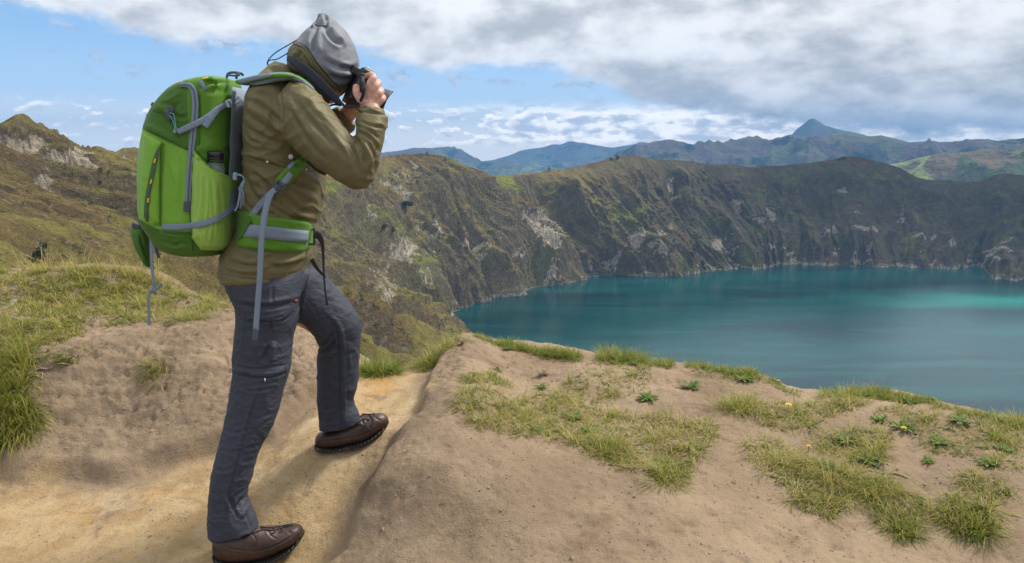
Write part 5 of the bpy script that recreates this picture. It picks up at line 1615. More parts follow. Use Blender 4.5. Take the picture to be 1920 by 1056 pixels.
# haul loop on top
to_obj('haul_loop', merge(tube(pts((425, 149, 2.54), (427, 139, 2.54), (437, 136, 2.54), (452, 138, 2.54), (456, 142, 2.54)), .0040, 10, 5, flat=.5), tube(pts((443, 148, 2.52), (445, 139, 2.52), (450, 136, 2.53), (443, 139, 2.53)), .0042, 10, 5, flat=.5), tube(pts((428, 141, 2.53), (440, 142, 2.52), (450, 141, 2.52)), .0030, 10, 4)), WEBD, B)

# right shoulder strap: over the shoulder and out again below the armpit
s1 = loft([(447, 150, 449, 160, 2.50, .035), (462, 146, 463, 161, 2.47, .038), (485, 140, 488, 158, 2.445, .040), (510, 137, 513, 154, 2.435, .040), (535, 136, 538, 151, 2.435, .038), (556, 140, 558, 151, 2.44, .034), (574, 150, 574, 158, 2.45, .028), (588, 164, 586, 170, 2.465, .022)], 28, 6, 3.0)
sh = to_obj('shoulder_strap', s1, G_MID, B)
BV_S = bvh_of(s1)
to_obj('strap_mesh', ribbon([BV_S, BV_J], [(468, 158), (488, 155.5), (513, 151), (538, 148.5), (558, 149), (575, 156), (588, 167)], [4, 6, 6, 6, 5, 4, 3], .003, .004, 50), WEB, sh)
to_obj('load_strap', ribbon([BV_S, BV_J], [(448, 156), (464, 150), (485, 145), (505, 141), (512, 140)], [7, 9, 8, 6, 2], .004, .002, 30), WEB, sh)
to_obj('strap_edge', ribbon([BV_S, BV_J], [(505, 138.5), (525, 136.5), (545, 138), (562, 143), (578, 152), (590, 166)], [2, 3, 3, 3, 3, 2], .004, .002, 40), WEB, sh)
s2 = panel([BV_J], [(567, 290), (574, 292), (579, 300), (577, 308), (562, 326), (545, 345), (533, 354), (523, 352), (516, 342), (517, 335), (533, 316), (550, 302)], .016, 5, 1.3, .004, .003)
sp_ = to_obj('shoulder_strap', s2, G_MID, B)
BV_S2 = bvh_of(s2)
to_obj('strap_patch', ribbon([BV_S2], [(541, 315), (552, 304)], 8, .003, .0018, 8), WEB, sp_)
to_obj('strap_webbing', ribbon([BV_S2, BV_J], [(546, 325), (538, 336), (528, 346), (515, 357)], 12, .004, .002, 20), WEB, sp_)
ad_ = min(cast([BV_S2, BV_J], q_, 350)[0].y for q_ in (518, 524, 530)) - .012
adj = to_obj('ladder_buckle', merge(obox(524, 350, ad_, 17, 3, .009, .72), obox(529, 344, ad_, 17, 3, .009, .72), obox(519, 356, ad_, 17, 3, .009, .72), obox(517, 344, ad_, 3, 15, .008, .72), obox(531, 356, ad_, 3, 15, .008, .72)), PLASTD, sp_)
to_obj('strap_webbing', ribbon([BV_J], [(514, 358), (502, 368), (488, 384), (474, 402), (466, 414)], [11, 11, 12, 12, 12], .006, .002, 30), WEB, B)
to_obj('chest_strap', ribbon([BV_J], [(578, 300), (592, 314), (604, 322), (612, 326)], [12, 10, 10, 8], .004, .003, 16), BLACKW, B)

# hip belt
HB = [(444, 394), (455, 396), (472, 399), (490, 404), (515, 407), (545, 410), (570, 412), (580, 417), (586, 426), (588, 440), (586, 455), (580, 466), (566, 473), (540, 474), (510, 472), (480, 469), (460, 466), (444, 462)]
hb = panel([BV_J], HB, .016, 7, 1.8, .004, .003, blur=5)
belt = to_obj('hip_belt', hb, G_MID, B)
BV_HB = bvh_of(hb)
to_obj('belt_webbing', ribbon([BV_HB], [(456, 432), (480, 434), (510, 437), (545, 441), (578, 444)], [23, 24, 24, 23, 22], .002, .0022, 40), WEB, belt)
to_obj('belt_wing', panel([BV_HB, BV_B, BV_J], [(444, 392), (460, 399), (473, 415), (462, 434), (452, 448), (446, 452), (444, 430)], .012, 4, 1.5, 0, .003), G_DARK, belt)
xd_ = cast([BV_HB, BV_J], 583, 444)[0].y - .006
to_obj('belt_buckle', merge(obox(590, 444, xd_, 5, 30, .010, .03), obox(583, 430, xd_, 16, 4, .009, .03), obox(583, 458, xd_, 16, 4, .009, .03), obox(577, 444, xd_, 3, 26, .008, .03)), PLASTD, belt)
to_obj('belt_tail', merge(ribbon([], [(590, 438), (598, 444), (604, 456), (606, 480), (607, 510), (609, 540), (612, 562)], [14, 12, 8, 5, 4, 3.5, 4], 0, .002, 40, depths=[2.42, 2.44, 2.45, 2.46, 2.46, 2.46, 2.46]),
                         ribbon([], [(612, 560), (613, 572)], 5, 0, .003, 6, depths=[2.459, 2.459])), BLACKW, belt)
to_obj('belt_underside', ribbon([], [(584, 486), (592, 500), (604, 514), (611, 520)], [8, 7, 5, 3], 0, .003, 16, depths=[2.47, 2.5, 2.53, 2.55]), BLACKW, belt)
# long free strap hanging in front of belt and trousers
to_obj('hanging_strap', ribbon([], [(516, 356), (509, 362), (501, 382), (495, 410), (491, 440), (489, 475), (487, 520), (484, 560), (481, 600), (479, 632)], [10, 11, 12, 12, 11, 11, 11, 11, 11, 11], 0, .0022, 70, depths=[2.385, 2.378, 2.372, 2.368, 2.362, 2.360, 2.358, 2.358, 2.358, 2.358]), WEB, B)
to_obj('strap_end', ribbon([], [(480, 617), (478, 639)], 11.5, 0, .005, 8, depths=[2.3565, 2.3565]), WEBD, B)
# straps and little wing hanging from the bottom left
to_obj('hanging_strap', merge(ribbon([], [(279, 432), (283, 440), (284, 480), (287, 520), (290, 543)], [6, 7, 6.5, 6, 5], 0, .002, 40, depths=[2.47, 2.465, 2.463, 2.463, 2.463]),
                             ribbon([], [(288, 545), (280, 552), (278, 568), (279, 586), (279.5, 609)], [5, 5.5, 5.5, 5.5, 6], 0, .002, 30, depths=[2.463, 2.462, 2.462, 2.462, 2.462]),
                             tube(pts((281, 549, 2.462), (289, 543, 2.455), (296, 540, 2.46), (303, 532, 2.465)), .0048, 10, 4, flat=.6), tube(pts((285, 538, 2.455), (291, 546, 2.452), (290, 551, 2.46)), .0045, 10, 4, flat=.6)), WEB, B)
to_obj('hanging_strap', ribbon([], [(288, 434), (291, 450), (293, 466), (298, 484)], [5, 6, 6, 6], 0, .003, 20, depths=[2.49, 2.488, 2.487, 2.487]), WEBD, B)
wing = loft([(246, 426, 280, 424, 2.60, .028), (246, 438, 281, 438, 2.59, .034), (252, 460, 283, 462, 2.585, .032), (262, 482, 284, 484, 2.585, .026), (272, 497, 283, 500, 2.585, .014), (277, 501, 282, 503, 2.585, .006)], 28, 5, 2.6)
wg = to_obj('far_hip_belt', sculpt(union(wing, .004, 3), [([(262, 440), (270, 465), (278, 490)], 3, -.006), ([(255, 445), (265, 470), (274, 492)], 4, .004)], .002, lambda v, N, x, y: fbm(v * 20, 3)), G_DARK, B)
to_obj('belt_buckle', merge(obox(256, 424, 2.575, 16, 10, .016, .3), obox(268, 426, 2.565, 8, 8, .014, -.2)), PLASTD, wg)
to_obj('reflector', ribbon([BV_B], [(259, 395), (260, 410), (263, 422)], 4, .003, .002, 10, default=2.56), WEBD, B)
for q_ in ((279, 219, 2.52, 6, 9, .02, .3), (288, 196, 2.50, 5, 8, .02, .5)):
    to_obj('side_clip', obox(*q_), PLASTD, B)

# ---- water bottle in the side pocket
def m_glass(nt, P):
    P(Base_Color=(0.85, 0.92, 0.90), Roughness=0.08, Transmission_Weight=0.85, IOR=1.4)
GLASS = material('clear_bottle_plastic', m_glass)
ax = np.array([0, 0, 1.0])
bb_ = min(cast([BV_B], q_, r_)[0].y for q_ in (398, 405, 414) for r_ in (290, 320))
o_ = P(403, 352, bb_ + .004)
zt = P(404.5, 298, bb_ - .006)
axis = zt - o_
L_ = np.linalg.norm(axis)
au = axis / L_
bt = lathe(o_, au, [(-.02, 0), (-.02, .025), (0, .028), (L_ - .050, .028), (L_ - .030, .027), (L_ - .018, .0235), (L_ - .012, .0215), (L_ + .002, .0215), (L_ + .004, .0215), (L_ + .004, 0)], 36)
bottle = to_obj('water_bottle', bt, GLASS, label='clear water bottle with black cap in the lime side pocket of the backpack', cat='water bottle')
capm = material('black_cap', Base_Color=(0.012, 0.013, 0.015), Roughness=0.35)
cp = lathe(o_ + au * (L_ - .001), au, [(0, .0200), (0, .0245), (.005, .0250), (.006, .0240), (.008, .0240), (.009, .0248), (.020, .0245), (.024, .022), (.0245, 0)], 40)
cpo = to_obj('bottle_cap', cp, capm, bottle)
to_obj('neck_ring', lathe(o_ + au * (L_ - .008), au, [(0, .0217), (0, .0235), (.004, .0235), (.004, .0217)], 36), capm, bottle)

# ================================================================ PHOTO CAMERA held at the face
CBODY = material('black_camera_body', lambda nt, P: (P(Base_Color=(0.014, 0.014, 0.016), Roughness=0.45), P(Normal=nt.bump(nt.noise(nt.obj(), 700, 3), 0.4, 0.0006))))
CRUB = material('black_camera_rubber', Base_Color=(0.022, 0.024, 0.030), Roughness=0.6)
fw = P(712, 190, 2.59) - P(672, 168, 2.565); fw /= np.linalg.norm(fw)
sd = np.array([-fw[1], fw[0], 0]); sd /= np.linalg.norm(sd)
upv = np.cross(fw, sd)
if upv[2] < 0: upv = -upv
CR = np.stack([fw, sd, upv], 1)
cc = P(672, 168, 2.565)
def cb(f, s, u, size, bev=.25): return rbox(cc + fw * f + sd * s + upv * u, size, CR, bev)
body_c = union(merge(cb(0, 0, 0, (.052, .135, .092), .35), cb(.005, 0, .052, (.055, .050, .034), .35), cb(.022, -.052, -.006, (.045, .034, .085), .4), cb(-.030, 0, .045, (.022, .040, .028), .3), cb(.0, 0, -.040, (.05, .120, .02), .3)), .0026, 3)
camera = to_obj('photo_camera', body_c, CBODY, label='black camera with neck strap held up to the face of the person', cat='camera')
dc = P(684, 145, 2.505)
to_obj('mode_dial', merge(lathe(dc - upv * .004, upv, [(0, .010), (0, .0125), (.010, .0125), (.011, .011), (.011, 0)], 28), lathe(dc - upv * .004 + fw * .028, upv, [(0, .006), (.008, .006), (.009, 0)], 20)), CRUB, camera)
to_obj('shutter_button', lathe(P(684, 145, 2.489), np.array([0, -1, 0]), [(0, .005), (.003, .0045), (.0035, 0)], 18), METAL, camera)
to_obj('strap_lug', merge(obox(679, 143, 2.488, 8, 10, .010, .2, .3), obox(684, 146, 2.492, 14, 14, .006, .3, .4)), CBODY, camera)
to_obj('hot_shoe', cb(.0, 0, .071, (.018, .020, .005), .2), METAL, camera)
to_obj('eyecup', cb(-.042, 0, .045, (.012, .034, .026), .3), CRUB, camera)
lc = cc + fw * .022
lens = to_obj('lens', lathe(lc, fw, [(0, 0), (0, .036), (.012, .036), (.013, .034), (.020, .034), (.021, .0365), (.040, .0365), (.041, .035), (.056, .036), (.056, .030), (.054, 0)], 44), CRUB, camera)
# petal lens hood
hc = P(713, 190, 2.59)
hoodl = []
th = np.linspace(0, 2 * np.pi, 64, endpoint=False)
ha = np.cross(fw, upv)
ringd = np.cos(th)[:, None] * upv + np.sin(th)[:, None] * ha
petal = .007 * np.cos(2 * th)
rows = [(-.020, .037, 0), (-.006, .041, 0), (.008, .045, .6), (.016, .048, 1), (.016, .045, 1), (.0, .041, .4), (-.02, .036, 0)]
V = np.vstack([hc + ringd * r + fw[None] * (t + petal[:, None] * k) for t, r, k in rows])
nn_ = len(th)
i, j = np.meshgrid(np.arange(len(rows) - 1), np.arange(nn_), indexing='ij')
Q = np.stack([i * nn_ + j, i * nn_ + (j + 1) % nn_, (i + 1) * nn_ + (j + 1) % nn_, (i + 1) * nn_ + j], -1).reshape(-1, 4)
to_obj('lens_hood', (V, Q, np.zeros((0, 3), int)), CRUB, lens)
to_obj('front_glass', lathe(hc - fw * .018, fw, [(0, .036), (.003, .030), (.006, .018), (.007, 0)], 32), material('lens_glass', Base_Color=(0.01, 0.012, 0.03), Roughness=0.05), lens)
# neck strap: broad pad round the neck, thin ends to the camera
STR = fabric('camera_strap_cloth', (0.020, 0.024, 0.034), 0.7, weave=700, wr=0.1)
sp1 = ribbon([], [(539, 108), (549, 114), (566, 126), (590, 147), (614, 170), (632, 189), (641, 197)], [8, 15, 19, 20, 18, 13, 7], 0, .003, 60, depths=[2.50, 2.475, 2.455, 2.45, 2.45, 2.455, 2.46])
strap = to_obj('strap', sp1, STR, camera)
to_obj('strap_end', merge(ribbon([], [(638, 192), (648, 200), (660, 201), (671, 194), (679, 183), (682, 168), (680, 152), (681, 143)], [7, 4, 3.6, 4, 6, 7, 7, 7], 0, .0025, 50, depths=[2.455, 2.455, 2.455, 2.450, 2.43, 2.42, 2.435, 2.475])), STR, strap)
to_obj('strap_end', ribbon([], [(612, 206), (618, 199), (628, 196), (640, 199)], [3, 3.5, 4, 3], 0, .002, 20, depths=[2.62, 2.60, 2.58, 2.57]), STR, strap)
to_obj('strap_tip', ribbon([], [(660, 198), (668, 203), (676, 209)], [3, 3, 3], 0, .002, 10, depths=[2.452, 2.440, 2.37]), STR, strap)
to_obj('strap_clip', obox(672, 190, 2.443, 4, 3, .005, .5), METAL, strap)
# ================================================================ GRASS, HERBS, SHRUBS
def m_grass(nt, P):
    t = nt.attr('tone')
    h = nt.attr('tip')
    g = nt.mix(nt.ss(t, 0.05, 0.55), (0.12, 0.185, 0.022), (0.27, 0.27, 0.045))
    g = nt.mix(nt.ss(t, 0.55, 0.95), g, (0.50, 0.41, 0.16))
    g = nt.mix(nt.math('MULTIPLY', nt.ss(h, 0.55, 1.0), nt.ss(t, 0.2, 0.8)), g, (0.48, 0.40, 0.16))
    P(Base_Color=g, Roughness=0.55, Specular_IOR_Level=0.35, Subsurface_Weight=0.0)
    b = nt.n['Principled BSDF']
    tr_ = nt.new('ShaderNodeBsdfTranslucent')
    nt.put(tr_.inputs['Color'], g)
    mx = nt.new('ShaderNodeMixShader')
    mx.inputs[0].default_value = 0.45
    nt.l.new(b.outputs[0], mx.inputs[1])
    nt.l.new(tr_.outputs[0], mx.inputs[2])
    nt.l.new(mx.outputs[0], nt.n['Material Output'].inputs['Surface'])
GRASS = material('grass_blades', m_grass)

def blades(base, az, lean, length, width, curl, tone, droop=0.0):
    n = len(base)
    lv = np.array([0, .3, .62, 1.0])
    wf = np.array([1.0, .85, .55, .0])
    hd_ = np.stack([np.cos(az), np.sin(az), np.zeros(n)], -1)
    side = np.stack([-np.sin(az), np.cos(az), np.zeros(n)], -1)
    V, tip = [], []
    pos = base.copy()
    prev = 0.0
    for k, t in enumerate(lv):
        a = lean + curl * t
        step = (t - prev) * length
        pos = pos + (hd_ * np.sin(a)[:, None] + np.array([0, 0, 1.0]) * np.cos(a)[:, None]) * step[:, None]
        prev = t
        if k < 3:
            V += [pos - side * (width * wf[k] / 2)[:, None], pos + side * (width * wf[k] / 2)[:, None]]
            tip += [np.full(n, t)] * 2
        else:
            V.append(pos)
            tip.append(np.full(n, t))
    V = np.stack(V, 1).reshape(-1, 3)
    o = np.arange(n)[:, None] * 7
    Q = np.concatenate([o + np.array([0, 1, 3, 2]), o + np.array([2, 3, 5, 4])], 0)
    T = o + np.array([4, 5, 6])
    return V, Q, T, np.repeat(tone, 7), np.stack(tip, 1).ravel()

def grass_mesh(name, packs):
    V, Q, T, tn_, tp, o = [], [], [], [], [], 0
    for v, q, t, a, b in packs:
        V.append(v); Q.append(q + o); T.append(t + o); tn_.append(a); tp.append(b); o += len(v)
    me = mesh_np(name, np.vstack(V), np.vstack(Q), np.vstack(T), smooth=False)
    add_attr(me, 'tone', np.concatenate(tn_)); add_attr(me, 'tip', np.concatenate(tp))
    return me

def slope_dir(p):
    e = 0.03
    gx_ = (hz0(p[:, 0] + e, p[:, 1]) - hz0(p[:, 0] - e, p[:, 1])) / (2 * e)
    gy_ = (hz0(p[:, 0], p[:, 1] + e) - hz0(p[:, 0], p[:, 1] - e)) / (2 * e)
    return gx_, gy_

def tufts(centers, nb, rad, length, width=0.0022, spread=0.9, tone=0.4, tonev=0.2, rg=None):
    """one pack of blades fanning out of every centre"""
    rg = rg or rng
    c = np.repeat(centers, nb, 0)
    n = len(c)
    k = len(centers)
    az_ = rg.uniform(0, 2 * np.pi, n)
    rr_ = np.sqrt(rg.uniform(0, 1, n))
    rad_ = np.repeat(np.broadcast_to(rad, (k,)) * rg.uniform(.7, 1.3, k), nb)
    b = c.copy()
    b[:, 0] += np.cos(az_) * rr_ * rad_ * .6
    b[:, 1] += np.sin(az_) * rr_ * rad_ * .6
    b[:, 2] = height(b[:, 0], b[:, 1]) - 0.003
    gx_, gy_ = slope_dir(b)
    # blades hang downhill on steep ground
    dxy = np.stack([np.cos(az_) * (.35 + rr_) - gx_ * 0.9, np.sin(az_) * (.35 + rr_) - gy_ * 0.9], -1)
    az2 = np.arctan2(dxy[:, 1], dxy[:, 0]) + rg.normal(0, .25, n)
    ln = np.repeat(np.broadcast_to(length, (k,)) * rg.uniform(.7, 1.25, k), nb) * rg.uniform(.45, 1.15, n)
    lean = rr_ * spread * rg.uniform(.5, 1.2, n) + 0.08
    curl = rg.uniform(.2, 1.5, n) * (0.5 + rr_)
    tn_ = np.clip(np.repeat(tone + rg.normal(0, .13, k), nb) + rg.normal(0, tonev, n), 0, 1)
    return blades(b, az2, lean, ln, width * rg.uniform(.7, 1.3, n), curl, tn_)

def sample_poly(poly, n, jitter=True, nscale=None, thr=-.2, seed=3, sep=None):
    rg = np.random.default_rng(seed)
    x0, x1 = min(p[0] for p in poly), max(p[0] for p in poly)
    y0, y1 = min(p[1] for p in poly), max(p[1] for p in poly)
    X_, Y_ = rg.uniform(x0, x1, n), rg.uniform(y0, y1, n)
    k = in_poly(X_, Y_, poly)
    X_, Y_ = X_[k], Y_[k]
    if nscale:
        nn_ = fbm(v3(X_ / nscale, Y_ / nscale * 1.6, seed * 3.1), 3)
        k = nn_ > thr
        X_, Y_ = X_[k], Y_[k]
    g_ = ground_many(X_, Y_)
    g_ = g_[~np.isnan(g_[:, 0])]
    if sep:
        kept, cell = [], {}
        for q_ in g_:
            c_ = (int(q_[0] // sep), int(q_[1] // sep))
            if any((q_[0] - o_[0]) ** 2 + (q_[1] - o_[1]) ** 2 < sep * sep for a_ in (-1, 0, 1) for b_ in (-1, 0, 1) for o_ in cell.get((c_[0] + a_, c_[1] + b_), ())):
                continue
            cell.setdefault(c_, []).append(q_)
            kept.append(q_)
        g_ = np.array(kept).reshape(-1, 3)
    return g_

# -- the meadow on the left bank
MEADOW = [(-60, 498), (110, 500), (190, 503), (285, 512), (300, 528), (380, 556), (436, 578), (434, 592), (385, 588), (352, 598), (330, 612), (292, 602), (240, 606), (190, 612), (180, 624), (120, 640), (90, 650), (60, 655), (0, 655), (-60, 660)]
mp = sample_poly(MEADOW, 3000, nscale=45, thr=-.2, seed=4)
packs = [tufts(mp, 22, .035, .034, .0030, 1.1, .48, .30), tufts(mp[::5], 40, .05, .072, .0026, 1.4, .66, .24)]
low = sample_poly(MEADOW, 2600, nscale=70, thr=-.1, seed=9)
packs.append(tufts(low, 22, .05, .022, .004, 1.2, .12, .15))
crest = sample_poly([(-60, 496), (190, 496), (300, 520), (436, 572), (430, 582), (280, 530), (190, 514), (-60, 512)], 1100, seed=12)
packs.append(tufts(crest[::2], 26, .035, .09, .0022, .6, .62, .2))
# tall stalks above the crest
stk = sample_poly([(40, 500), (300, 512), (300, 525), (40, 512)], 160, seed=14)
packs.append(tufts(stk, 3, .03, .21, .0026, .3, .9, .1))
link('meadow_grass', grass_mesh('meadow_grass', packs), GRASS, kind='stuff')

# -- matted grass on the mound
MATS = [
    ([(846, 778), (872, 757), (905, 752), (960, 760), (1010, 742), (1080, 748), (1130, 765), (1195, 775), (1210, 800), (1160, 826), (1182, 868), (1150, 878), (1100, 852), (1060, 838), (990, 826), (940, 822), (900, 818), (860, 800)], 900, .045, .075, .40),
    ([(1195, 795), (1240, 776), (1330, 784), (1352, 822), (1318, 848), (1296, 900), (1262, 925), (1215, 900), (1190, 880), (1130, 868), (1116, 848), (1180, 830)], 560, .045, .075, .48),
    ([(1085, 700), (1130, 668), (1200, 672), (1225, 700), (1215, 728), (1150, 760), (1080, 745), (1040, 740), (1070, 715)], 260, .03, .045, .36),
    ([(1350, 748), (1400, 745), (1440, 758), (1500, 750), (1560, 732), (1642, 725), (1645, 748), (1580, 772), (1520, 800), (1460, 800), (1400, 788), (1365, 780)], 420, .045, .075, .42),
    ([(1378, 842), (1430, 828), (1480, 838), (1550, 874), (1620, 900), (1636, 935), (1600, 958), (1540, 968), (1490, 948), (1462, 912), (1420, 880)], 620, .05, .085, .46),
    ([(1520, 822), (1555, 806), (1610, 800), (1662, 812), (1672, 862), (1630, 876), (1570, 866), (1535, 846)], 330, .04, .065, .42),
    ([(1636, 892), (1680, 905), (1752, 952), (1740, 975), (1712, 985), (1700, 1005), (1672, 1008), (1640, 965), (1620, 925)], 330, .045, .075, .34),
    ([(1762, 935), (1800, 930), (1858, 955), (1862, 1000), (1830, 1018), (1795, 1000), (1768, 970)], 260, .045, .075, .36),
    ([(1786, 892), (1830, 895), (1900, 925), (1898, 945), (1850, 940), (1800, 915)], 170, .04, .055, .38),
    ([(1640, 770), (1700, 762), (1800, 790), (1920, 830), (1925, 900), (1880, 890), (1800, 862), (1740, 850), (1690, 810)], 420, .03, .045, .38),
    ([(1830, 800), (1925, 795), (1925, 835), (1860, 830)], 130, .035, .06, .35),
    ([(870, 728), (925, 712), (958, 718), (952, 736), (900, 746), (876, 742)], 130, .035, .055, .35),
    ([(1290, 672), (1340, 672), (1415, 690), (1450, 712), (1400, 718), (1340, 712), (1300, 700)], 170, .03, .045, .25),
]
packs = []
for i_, (poly, n_, r_, l_, tone_) in enumerate(MATS):
    pp = sample_poly(poly, int(n_ * 3), nscale=24, thr=-.08, seed=20 + i_, sep=.042)
    packs.append(tufts(pp, 44, .030, l_ * .95, .0024, 1.9, tone_ + .10, .26))
    pt = sample_poly(poly, int(n_ * .5), nscale=24, thr=-.1, seed=160 + i_)
    packs.append(tufts(pt, 10, .05, l_ * .5, .0026, 1.6, tone_ + .30, .25))
    pb = sample_poly(poly, int(n_ * .16), nscale=26, thr=-.06, seed=120 + i_)
    packs.append(tufts(pb, 46, r_ * 1.1, l_ * 1.2, .0023, 1.6, tone_ + .16, .25))
    p2 = sample_poly(poly, int(n_ * .8), nscale=30, thr=-.05, seed=60 + i_)
    packs.append(tufts(p2, 14, .03, .022, .0045, 1.25, .12, .12))
# thin fringe along the skyline of the mound
for i_, (a, b, n_, l_) in enumerate([((885, 634), (940, 642), 60, .03), ((940, 636), (1085, 662), 240, .05), ((1128, 660), (1205, 668), 170, .085), ((1210, 672), (1260, 682), 40, .045), ((1285, 676), (1420, 698), 120, .045), ((1425, 702), (1500, 732), 40, .03),
                                     ((1540, 728), (1660, 732), 110, .05), ((1660, 734), (1720, 742), 50, .05), ((1720, 740), (1800, 770), 60, .03), ((1800, 772), (1925, 790), 70, .04)]):
    rg = np.random.default_rng(90 + i_)
    t_ = rg.uniform(0, 1, n_)
    g_ = ground_many(a[0] + (b[0] - a[0]) * t_ + rg.normal(0, 3, n_), a[1] + (b[1] - a[1]) * t_ + rg.uniform(3, 16, n_))
    g_ = g_[~np.isnan(g_[:, 0])]
    packs.append(tufts(g_, 16, .03, l_, .0024, .7, .28, .2))
packs.append(tufts(sample_poly([(680, 690), (740, 690), (745, 702), (690, 706)], 200, seed=71), 12, .03, .08, .0026, .9, .25, .25))
packs.append(tufts(sample_poly([(765, 660), (830, 640), (850, 655), (800, 690), (770, 690)], 260, seed=72), 18, .04, .07, .0026, 1.2, .55, .25))
link('mound_grass', grass_mesh('mound_grass', packs), GRASS, kind='stuff')
# hanging grass at the left edge
pp = sample_poly([(-60, 655), (40, 660), (72, 690), (66, 720), (50, 760), (70, 845), (60, 856), (-60, 862)], 900, seed=40)
link('bank_grass', grass_mesh('bank_grass', [tufts(pp[::5], 60, .06, .14, .0026, 1.7, .42, .30), tufts(sample_poly([(0, 655), (110, 652), (150, 690), (100, 710), (40, 700)], 140, nscale=25, thr=0, seed=41), 18, .035, .03, .004, 1.2, .15, .15)]), GRASS, kind='stuff')

# -- tufts that stand alone
TU = [
    ((290, 697), 7, 40, .065, .070, .50, 'round tuft of wiry grass alone on the bare clay bank'),
    ((352, 600), 8, 44, .070, .085, .52, 'bushy tuft of yellow-green grass below the meadow, beside the hanging blue strap'),
    ((160, 660), 4, 26, .045, .035, .40, 'flat little grass tuft on the crumbling bank edge under the meadow'),
    ((820, 682), 16, 60, .085, .105, .46, 'shaggy tuft overhanging the path at the left end of the mound'),
    ((708, 700), 10, 40, .080, .150, .14, 'tall green grass clump right behind the raised knee at the gap'),
    ((1380, 772), 7, 46, .060, .095, .48, 'upright tuft of straw-tipped grass nearest the bare clay strip of the mound'),
    ((1250, 902), 7, 44, .065, .070, .34, 'lowest grass tuft of the middle mat, hanging over bare clay'),
    ((1140, 842), 6, 50, .060, .085, .46, 'dense dome of grass at the front edge of the middle mat'),
    ((1690, 985), 6, 46, .060, .075, .30, 'green spiky tuft at the bottom of the mound below the long mat'),
    ((1822, 985), 6, 46, .060, .080, .34, 'spiky tuft lowest at the right side of the mound'),
    ((1912, 795), 5, 40, .050, .055, .30, 'dark tuft on the mound skyline at the right edge of the picture'),
    ((1162, 668), 6, 40, .050, .110, .26, 'tall tuft on the mound skyline in front of the lake'),
]
for i_, ((x_, y_), nt_, nb_, r_, l_, tone_, lab) in enumerate(TU):
    rg = np.random.default_rng(200 + i_)
    g_ = ground_many(np.array([x_ * 1.0]), np.array([y_ * 1.0]))
    if np.isnan(g_[0, 0]):
        g_ = ground_many(np.array([x_ * 1.0]), np.array([y_ + 12.0]))
    c_ = np.repeat(g_, nt_, 0)
    c_[:, :2] += rg.normal(0, r_ * .42, (nt_, 2))
    link('grass_tuft', grass_mesh('grass_tuft', [tufts(c_, nb_, r_, l_, .0023, 1.0, tone_, .2, rg), tufts(c_, 12, r_, l_ * .6, .003, 1.2, .75, .15, rg)]), GRASS, label=lab, cat='grass tuft', group='grass tufts on the clay')

# -- rosette herbs
def m_leaf(nt, P):
    n = nt.noise(nt.obj(), 40, 3)
    P(Base_Color=nt.mix(nt.ss(n, 0.35, 0.65), (0.050, 0.095, 0.016), (0.10, 0.145, 0.030)), Roughness=0.75, Specular_IOR_Level=0.15)
LEAFM = material('rosette_leaf', m_leaf)
DRYM = material('dry_leaf', lambda nt, P: P(Base_Color=nt.mix(nt.ss(nt.noise(nt.obj(), 50, 3), .35, .65), (0.10, 0.065, 0.035), (0.20, 0.14, 0.07)), Roughness=0.8))
def rosette_part(c, r, nl, rg, rise=.35):
    V, Q = [], []
    nl = int(nl * 1.5)
    for k in range(nl):
        a = 2 * math.pi * k / nl + rg.uniform(-.3, .3)
        L = r * rg.uniform(.6, 1.1)
        w_ = L * rg.uniform(.10, .16)
        d_ = np.array([math.cos(a), math.sin(a), 0]); s_ = np.array([-math.sin(a), math.cos(a), 0])
        rs = rg.uniform(.25, 1.0) * rise
        o = len(V)
        for t, wf in ((0.05, .25), (.3, .7), (.55, 1), (.8, .75), (1.0, .08)):
            z = rs * L * math.sin(min(t * 1.5, 1.35)) * 1.0
            p = c + d_ * L * t
            p = np.array([p[0], p[1], height(p[0], p[1])[0] + .003 + z])
            V += [p - s_ * w_ * wf + [0, 0, .18 * w_], p, p + s_ * w_ * wf + [0, 0, .18 * w_]]
        for i in range(4):
            b = o + i * 3
            Q += [(b, b + 1, b + 4, b + 3), (b + 1, b + 2, b + 5, b + 4)]
    return np.array(V), np.array(Q), np.zeros((0, 3), int)
RO = [((1297, 724), .058, 'bright green rosette alone on bare clay of the mound'), ((1015, 728), .040, 'small green rosette above the middle grass mat'), ((1215, 750), .050, 'pale green rosette between the middle mat and the bare clay'),
      ((1075, 785), .050, 'light green rosette inside the middle grass mat'), ((1100, 812), .034, 'small rosette at the bare hollow of the middle mat'), ((950, 658), .034, 'rosette near the skyline, left end of the mound top'), ((1190, 688), .042, 'rosette behind the tall skyline grass tuft'),
      ((1395, 716), .048, 'broad rosette just under the mound skyline'), ((1455, 704), .030, 'small rosette with a bud right on the mound skyline'), ((1585, 826), .046, 'pale rosette within the grass right of the yellow flowers'), ((1692, 808), .062, 'large dark rosette carrying a yellow flower'),
      ((1630, 868), .050, 'drooping rosette at the lower edge of the round mat'), ((1760, 838), .050, 'grey-green rosette on the sparse right slope'), ((1700, 756), .044, 'rosette below the right skyline tuft'), ((1745, 740), .042, 'rosette on the right skyline above the sparse slope'),
      ((1800, 800), .048, 'leafy rosette amid the sparse grass at the right'), ((1885, 850), .042, 'rosette close to the right edge of the picture'), ((1850, 878), .044, 'pale rosette below the sparse grass at the right'), ((1545, 878), .040, 'rosette in the long diagonal mat'), ((1650, 790), .038, 'rosette between two mats under the round skyline tuft'), ((1005, 812), .034, 'rosette hidden low in the middle mat'),
      ((1740, 868), .030, 'tiny isolated rosette on bare clay at the right')]
